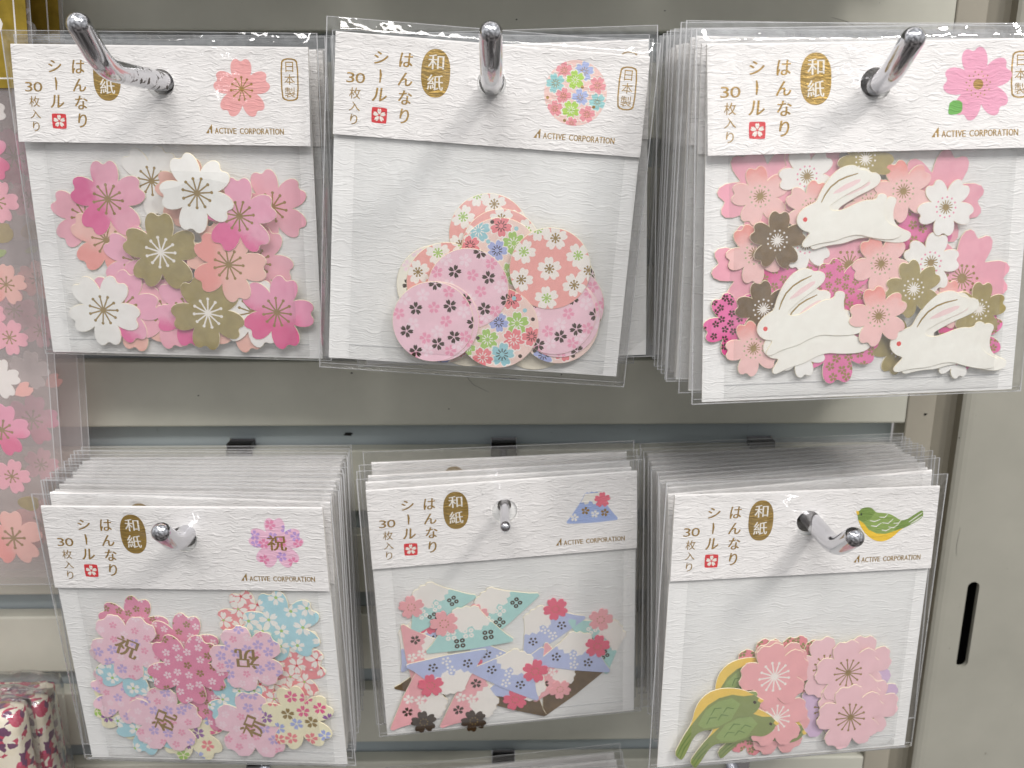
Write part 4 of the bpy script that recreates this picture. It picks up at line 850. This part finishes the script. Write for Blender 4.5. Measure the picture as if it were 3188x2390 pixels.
def build_sticker(M, x, z, rot, level, kind, R, col, seed, label, group):
    o, body, P = sticker_parts(kind, R, col, seed)
    res = cut([('body', o)]+[('%s|%s' % (n_, m_), p) for n_, m_, p in P])
    V, F = flat(res['body'], TH); k = len(F)
    V2, F2 = walls(o, 0, TH, .13); F += [[i+len(V) for i in f] for f in F2]; V += V2
    bk = cut([('a', o)])['a']; V3, F3 = flat(bk, 0.0); F += [[i+len(V) for i in f][::-1] for f in F3]; V += V3
    nm = {'dis': 'round_sticker', 'rab': 'rabbit_sticker', 'bird': 'bird_sticker', 'birb': 'bird_sticker', 'leaf': 'leaf_sticker', 'mou': 'mountain_sticker'}.get(kind, 'blossom_sticker')
    me = mesh(nm, V, F, [body, 'cream_edge'], [0]*k+[1]*(len(F)-k))
    rr = random.Random(seed*3+int(R*10)); d = .5+level*STEP
    L = Matrix.Translation(Vector((x, -d, z))*S) @ Matrix.Rotation(rad(rot), 4, 'Y') @ Matrix.Rotation(rad(rr.uniform(-.5, .5)), 4, 'X')
    t = link(nm, me, None, M @ L); tag(t, label, 'sticker', group)
    names = {}
    for key, pc in res.items():
        if key == 'body': continue
        n_, m_ = key.split('|'); v, f = flat(pc, TH); c = link(n_, mesh(n_, v, f, m_), t)
    if kind == 'mou':
        c_, side = col.split(':'); m = -1 if side == '1' else 1
        if c_ != 'gold':
            bkx = {'lav': 'rosefl', 'tea': 'pinkfl', 'pnk': 'black_gold' if side == '2' else 'pinkfl'}[c_]; bl = blossom(R*.37, PR)
            r2 = cut([(bkx, bl)]+[('st|', disc(R*.02, 6, R*.11*math.sin(rad(45*i)), R*.11*math.cos(rad(45*i)))) for i in range(8)]); v, f = flat(r2[bkx], TH+.12)
            v2, f2 = walls(bl, 0, TH+.12, .05); f += [[i+len(v) for i in q] for q in f2]; v += v2
            b = link('blossom', mesh('blossom', v, f, bkx), t); b.location = Vector((.58*m*R, -.01, .26*R))*S; b.rotation_euler = (0, rad(seed*17), 0)
            v, f = flat(r2['st|'], TH+.12); s2 = link('stamens', mesh('stamens', v, f, 'foil_line'), b)
    if col.startswith('cel'):
        a = float(col.split(':')[1]); ac = Acc(); ac.glyph('祝', 0, 0, R*.62, R*.58, TH+.03, rot=a-rot, bold=R*.015); link('kanji', ac.mesh('kanji', 'foil_line'), t)
    return t
SUF = {'A': 'in the upper left packet', 'B': 'in the upper middle packet', 'C': 'in the rabbit packet', 'D': 'in the lower left packet', 'E': 'in the mountain packet', 'F': 'in the bird packet'}
def fill_packet(k, M):
    mxl = 0
    for i, (kind, x, z, R, rot, lv, col, lab) in enumerate(STICKERS[k]):
        mxl = max(mxl, lv)
        rot_ = rot+(180 if kind in ('bird', 'birb') else 0)
        build_sticker(M, x, z, rot_, lv, kind, R, col, i, lab+' '+SUF[k], 'stickers '+SUF[k])
    return .5+mxl*STEP+TH
POSE = {
'A': ([[0.998, 0.0615, 0.0143], [-0.0612, 0.998, -0.0184], [-0.0154, 0.0175, 0.9997]], [-107.56, -36.5, 33.8]),
'B': ([[0.9973, -0.0055, 0.0733], [0.0042, 0.9998, 0.0187], [-0.0734, -0.0183, 0.9971]], [-0.93, -49.25, 32.94]),
'C': ([[0.9987, -0.0429, -0.0276], [0.0447, 0.9967, 0.067], [0.0247, -0.0682, 0.9974]], [106.05, -74.39, 30.93]),
'D': ([[0.996, 0.0857, -0.0266], [-0.0866, 0.9957, -0.0332], [0.0237, 0.0354, 0.9991]], [-105.62, -63.41, -112.37]),
'E': ([[0.9951, -0.0941, -0.0316], [0.093, 0.9951, -0.0338], [0.0346, 0.0307, 0.9989]], [1.54, -45.59, -110.73]),
'F': ([[0.9892, -0.1448, 0.0226], [0.1436, 0.9885, 0.0473], [-0.0292, -0.0436, 0.9986]], [105.33, -59.84, -109.45])}
SPEC = {
'A': ('packet of pink, white and gold cherry blossom stickers on the upper left hook', 3.3, em_blossom('h_salmon', 26.4, -12.8, 9.2, 0), 1, 0, 1.0),
'B': ('packet with a cluster of round floral stickers on the upper middle hook', 1.6, em_ball, 1, 0, 1.0),
'C': ('packet of white rabbits and blossom stickers, frontmost on the upper right hook', 3.2, em_big, 1, 2.2, .35),
'D': ('packet of patterned celebration blossom stickers, frontmost on the lower left hook', 1.8, em_cel, 0, 4, .35),
'E': ('packet of teal and lavender mountain stickers, frontmost on the lower middle hook', 1.6, em_fuji, 0, 4, .4),
'F': ('packet of green bird and pink blossom stickers, frontmost on the lower right hook', 1.6, em_bird, 0, 4, .4)}
random.seed(11)
simple = {}
for n_, k in enumerate('ABCDEF'):
    M = pm(*POSE[k]); lab, hb, em, orig, shift, tw = SPEC[k]
    top = fill_packet(k, M)
    packet(M, lab, 'sticker packets at the front of their hooks', hb, top+.35, em, orig, shift, n_+1.3, zb=(-H-3.6 if k == 'B' else -H-.8), top_wave=tw)
def rear(k, poses, label, group):
    """packets hanging behind the front one of hook k: (x, y, z of card top centre, yaw, tilt, roll)"""
    lab, hb, em, orig, shift, tw = SPEC[k]; first = None
    O_ = 'second third fourth fifth sixth seventh eighth ninth tenth eleventh twelfth thirteenth fourteenth fifteenth sixteenth'.split()
    if 'row above' in group or 'bottom edge' in group: O_ = ['frontmost']+O_
    for i, (x, y, z, yaw, tilt, roll) in enumerate(poses):
        M = Matrix.Translation(Vector((x, y, z))*S) @ Matrix.Rotation(rad(yaw), 4, 'Z') @ Matrix.Rotation(rad(tilt), 4, 'X') @ Matrix.Rotation(rad(roll), 4, 'Y')
        L = label[i] if isinstance(label, list) else label.replace('#', O_[i])
        if first is None: first = packet(M, L, group, .9, 1.1, em, orig, shift, 9.1, full=False)
        else: c = copy_tree(first, M); c['label'] = L
def series(n, x0, x1, y0, y1, z0, z1, yaw0, yaw1, r0, r1, jx, jz, jr, seed, tilt=0):
    rr = random.Random(seed); L = []
    for i in range(n):
        t = i/max(1, n-1); L.append((x0+(x1-x0)*t+rr.uniform(-jx, jx), y0+(y1-y0)*t, z0+(z1-z0)*t+rr.uniform(-jz, jz), yaw0+(yaw1-yaw0)*t, tilt*(1-t), r0+(r1-r0)*t+rr.uniform(-jr, jr)))
    return L
rear('A', series(4, -106.6, -106.4, -31, -18, 33.0, 33.3, -3.0, -1, .2, -.6, 1.5, .9, .6, 5), 'white sticker packet, # from the front on the upper left hook', 'packets behind the upper left one')
rear('B', [(-.6, -42.5, 33.6, 0, 0, -1.9), (-1.2, -38, 33.0, 0, 0, 1.4), (-1.6, -33, 33.2, 0, 0, -.6)], ['packet tilted the other way behind the upper middle one, its corner showing', 'third packet on the upper middle hook, almost hidden', 'rearmost packet on the upper middle hook, almost hidden'], 'packets behind the upper middle one')
rear('C', [(105.6, -70.5, 31.2, 2.0, 0, -.9), (104.9, -66.5, 32.6, 1.5, 0, .5)]+series(12, 104.6, 105.2, -63, -19, 32.4, 33.6, 1.5, 0, .4, .2, .9, .9, .8, 8), 'white sticker packet, # from the front in the stack behind the rabbits', 'packets behind the rabbit packet')
rear('D', [(-103.9, -59.5, -110.6, -4.6, 1.7, .6)]+series(12, -104.3, -106.6, -56, -20, -111.0, -110.6, -3.5, -.5, 0, .0, .8, .3, .4, 12, 1.6), 'white sticker packet, # from the front in the lower left stack', 'packets behind the lower left one')
rear('E', [(.4, -38.5, -111.2, 4.5, 1.5, -1.4), (.3, -33, -110.9, 3, 1.0, -2.0), (.2, -24, -109.8, 1, .5, -1.9)], ['packet second from the front on the lower middle hook', 'packet third from the front on the lower middle hook, gold oval just showing', 'rearmost packet on the lower middle hook with tops of gold characters showing'], 'packets behind the mountain packet')
rear('F', [(104.9, -53, -109.0, 7, 0, -2.3), (105.6, -48, -109.3, 6.5, 0, -1.6)]+series(8, 105.6, 105.0, -44, -18, -109.4, -109.3, 6, 1, -2.6, -1.8, .9, .3, .5, 23), 'white sticker packet, # from the front in the stack behind the birds', 'packets behind the bird packet')
rear('E', series(7, 2.5, 1.0, -40, -12, -252.5, -255.0, -3, 0, -4.5, -5.5, .6, .5, 1.0, 31), 'white sticker packet, # of those whose tops show below the mountain packet', 'packets on the hook at the bottom edge')
# the next row up hangs just above the picture and shades the top of the wall
for k_, x_ in (('A', -107), ('B', 0), ('C', 106)):
    rear(k_, series(4, x_, x_, -62, -20, 178.5, 179.5, 1, -1, .8, -.8, .5, .4, .5, 40+x_), 'white sticker packet, # in the row above the '+{'A': 'upper left', 'B': 'upper middle', 'C': 'rabbit'}[k_]+' packet', 'packets in the row above')
    hook(x_, 168.4, 180.6, 'thick', 'chrome hook straight above the '+{'A': 'upper left', 'B': 'upper middle', 'C': 'rabbit'}[k_]+' packet, beyond the frame', L=80)

# ---------------------------------------------------------------- the two long sticker sheets at the left edge
print_mat('header_gold', 'b89c40', 0.3, metal=0.55, mottle=0.25)
SHT = [('ws', -172, 14.4, 7.5, 20, 'white'), ('ma', -175, -.4, 10, -20, 'magd'), ('sm', -171.6, -15.2, 7.4, 20, 'rosep'), ('lf', -172.6, -26.4, 5, 75, 'foil'), ('gl', -173.5, -33, 3.2, 70, 'leaf'), ('sm', -172.9, -43.8, 7.2, 10, 'salmong'), ('sm', -183, -55, 8, 10, 'rosep'),
       ('sm', -174.6, -62.8, 6.6, 30, 'rosep'), ('ws', -180.6, -78, 7.6, 12, 'white'), ('pe', -172.6, -82.4, 3.6, 60, 'salmon'), ('ma', -182.4, -97.4, 10, 15, 'magd'), ('sm', -181.6, -115.6, 6.8, 20, 'rosep'), ('gl', -190, -119, 3.4, 40, 'leaf'), ('lf', -177.4, -126.4, 4.4, 100, 'foil'), ('sm', -184.6, -140.6, 11.2, 0, 'salmong')]
def long_sheet(M, label):
    t = empty('blossom_sticker_sheet', M); tag(t, label, 'sticker sheet', 'long sticker sheets at the left edge')
    # local frame: world millimetres relative to the sheet's plane, leaning 3.9 degrees
    def e(z): return -151.5+(z-49)*.068
    P = [(-260, -160), (e(-160), -160), (e(86), 86), (-260, 86)]
    f = Acc(); f.poly(P, .9); link('wrapper_front', f.mesh('wrapper_front', 'sheet_film'), t)
    f = Acc(); P2 = [(-260, -157), (e(-157)-2.5, -157), (e(84)-2.5, 84), (-260, 84)]; f.poly(P2, .35); link('clear_base', f.mesh('clear_base', 'sheet_film'), t)
    ed = Acc()
    for q in (0, -2.6): ed.poly([(e(-160)+q, -160), (e(-160)+q+.35, -160), (e(86)+q+.35, 86), (e(86)+q, 86)], .95)
    ed.poly([(-260, -160), (e(-160), -160), (e(-160), -159.6), (-260, -159.6)], .95); link('wrapper_seams', ed.mesh('wrapper_seams', 'film_edge'), t)
    h = Acc(); h.poly([(-260, 21.6), (e(21.6)-1, 21.6), (e(84)-1, 84), (-260, 84)], 1.3); hd_ = link('gold_header', h.mesh('gold_header', 'header_gold'), t)
    g = Acc(); dl = 1.34; g.poly([(e(25)-4.6, 24.6), (e(84)-4.6, 84), (e(84)-5.1, 84), (e(25)-5.1, 24.6)], dl); g.poly([(-260, 24.4), (e(25)-4.6, 24.4), (e(25)-4.6, 24.9), (-260, 24.9)], dl)
    fr = smooth_poly([(-185, 28.2), (-166.6, 28.2), (-164.6, 29.2), (-164.4, 36.2), (-166.2, 37.6), (-185, 37.6)]); fi = [((x+174.8)*.93-174.8, (z-32.9)*.86+32.9) for x, z in fr]
    g.add(*flat(cut([('a', fr)], [fi])['a'], dl)); g.glyph('製', -169.6, 32.9, 6, 6.4, dl, bold=.1); g.glyph('ろ', -165.5, 43.0, 9, 10, dl, bold=.25); g.glyph('い', -166.0, 54.0, 9, 9, dl, bold=.25)
    link('header_lettering', g.mesh('header_lettering', 'ink_white'), hd_)
    for i, (k, x, z, R, a, m) in enumerate(SHT):
        if k == 'pe': o = petal(-R, R, R*1.5, 0)
        elif k == 'lf': o = smooth_poly([(0, R), (-R*.2, R*.86), (-R*.55, R*.9), (-R*.7, .2*R), (-R*.3, -R*.8), (R*.3, -R*.8), (R*.7, .2*R), (R*.5, R*.8)])
        elif k == 'gl': o = smooth_poly([(0, R), (-R*.5, 0), (0, -R), (R*.5, 0)])
        else: o = blossom(R, PR, seed=i+2)
        sts = [('st', p) for p in stamens(R*.36, 8, wd=R*.06, dot=R*.055)] if k in ('sm', 'ma') else []
        r = cut([('b', o)]+sts); V, F = flat(r['b'], .55); V2, F2 = walls(ccw(o), .36, .55, .05); F += [[q+len(V) for q in f_] for f_ in F2]; V += V2
        nm = {'pe': 'petal', 'lf': 'gold_petal', 'gl': 'leaf'}.get(k, 'blossom')
        b = link(nm, mesh(nm, V, F, m), t); b.location = Vector((x, 0, z))*S; b.rotation_euler = (0, rad(a), 0)
        if sts: V, F = flat(r['st'], .56); link('stamens', mesh('stamens', V, F, 'foil_line'), b)
    return t
s1 = long_sheet(Matrix.Translation(Vector((0, -26, 0))*S), 'clear sheet of pink blossom stickers under a gold header, front one at left edge')
s2 = copy_tree(s1, Matrix.Translation(Vector((4.5, -13.5, 0))*S)); s2['label'] = 'clear sheet of pink blossom stickers showing dimly behind the front sheet'

# ---------------------------------------------------------------- wrapped paper packs in the bottom left corner
m, nt, b = mat('floral_paper'); v = coords(nt, (1000, 1000, 1000))
vo = N(nt, 'ShaderNodeTexVoronoi'); vo.inputs['Scale'].default_value = .38; vo.inputs['Randomness'].default_value = 1
dn = N(nt, 'ShaderNodeTexNoise'); dn.inputs['Scale'].default_value = .25; dn.inputs['Detail'].default_value = 2; nt.links.new(v, dn.inputs['Vector'])
va = N(nt, 'ShaderNodeVectorMath', op='MULTIPLY_ADD'); nt.links.new(dn.outputs['Color'], va.inputs[0]); va.inputs[1].default_value = (4, 4, 4); nt.links.new(v, va.inputs[2]); nt.links.new(va.outputs[0], vo.inputs['Vector'])
sh = N(nt, 'ShaderNodeSeparateColor'); nt.links.new(vo.outputs['Color'], sh.inputs[0])
rp = N(nt, 'ShaderNodeValToRGB'); rp.color_ramp.interpolation = 'CONSTANT'; cr = rp.color_ramp
cr.elements[0].position = 0; cr.elements[0].color = (*lin('f3ead6'), 1); cr.elements[1].position = .34; cr.elements[1].color = (*lin('c43a5c'), 1)
for p_, c_ in ((.54, 'f0e6cf'), (.66, '6e3560'), (.86, 'f6f0e0'), (.92, 'd9487a'), (.97, 'a08040')): e_ = cr.elements.new(p_); e_.color = (*lin(c_), 1)
nt.links.new(sh.outputs[0], rp.inputs[0]); nt.links.new(rp.outputs[0], b.inputs['Base Color']); b.inputs['Roughness'].default_value = .7; MATS['floral_paper'] = m
film('crinkly_film', 2.2, .05, (.97, .97, .97), .07, 1.0)
def soft_box(x0, x1, y0, y1, z0, z1, r, key, name, amp=.5, seed=0, n=14):
    bm = []; V = []; F = []; idx = {}
    def P(i, j, k):
        if (i, j, k) in idx: return idx[(i, j, k)]
        x = x0+(x1-x0)*i/n; y = y0+(y1-y0)*j/4; z = z0+(z1-z0)*k/n
        cx = min(max(x, x0+r), x1-r); cy = min(max(y, y0+r), y1-r); cz = min(max(z, z0+r), z1-r); d = Vector((x-cx, y-cy, z-cz))
        if d.length > 1e-6: d = d.normalized()*r*min(1, d.length/r)
        w_ = noise.noise(Vector((x*.15, y*.3, z*.12+seed)))*amp
        V.append((cx+d.x, cy+d.y+w_, cz+d.z+w_)); idx[(i, j, k)] = len(V)-1; return len(V)-1
    for a in range(n):
        for c in range(n):
            for j, fl in ((0, 0), (4, 1)):
                q = [P(a, j, c), P(a+1, j, c), P(a+1, j, c+1), P(a, j, c+1)]; F.append(q[::-1] if fl else q)
    for a in range(n):
        for j in range(4):
            for i in (0, n): F.append([P(i, j, a), P(i, j+1, a), P(i, j+1, a+1), P(i, j, a+1)])
            for k in (0, n): F.append([P(a, j, k), P(a+1, j, k), P(a+1, j+1, k), P(a, j+1, k)])
    return mesh(name, V, F, key, None, True)
for i, (x1, y0, y1, z1, lab) in enumerate(((-180, -52, -41, -200.5, 'cream floral paper pack in crinkled wrap, frontmost in the bottom left corner'), (-178.5, -38.5, -28, -206, 'cream floral paper pack in the middle of the bottom left corner'), (-183.5, -26, -14, -210, 'rearmost cream floral paper pack in the bottom left corner'))):
    t = empty('paper_pack', Matrix.Translation(Vector((x1, y0, z1))*S)); tag(t, lab, 'paper pack', 'wrapped floral paper packs')
    link('folded_paper', soft_box(-70, 0, 0, y1-y0, -110, 0, 2.5, 'floral_paper', 'folded_paper', .5, i*5), t)
    link('wrapper', soft_box(-72, 1.6, -.9, y1-y0+.9, -112, 1.6+i, 1.2, 'crinkly_film', 'wrapper', 1.6, i*9+3), t)
    # twisted film fin standing up at the top corner
    V = []; F = []
    for q in range(9):
        for r_ in range(5): V.append((-14+q*1.7, 4+1.2*math.sin(q*1.3+r_+i), 1+r_*2.0*(1-abs(q-6)/9)+noise.noise(Vector((q*.6, r_, i)))*1.2))
    F = [[q*5+r_, (q+1)*5+r_, (q+1)*5+r_+1, q*5+r_+1] for q in range(8) for r_ in range(4)]
    link('wrapper_fin', mesh('wrapper_fin', V, F, 'crinkly_film', None, True), t)
sc.cycles.transparent_max_bounces = 40; sc.cycles.max_bounces = 8
for o in sc.objects:
    if o.get('label') and o.parent is None and not 4 <= len(o['label'].split()) <= 16: print('LABEL', len(o['label'].split()), o['label'])
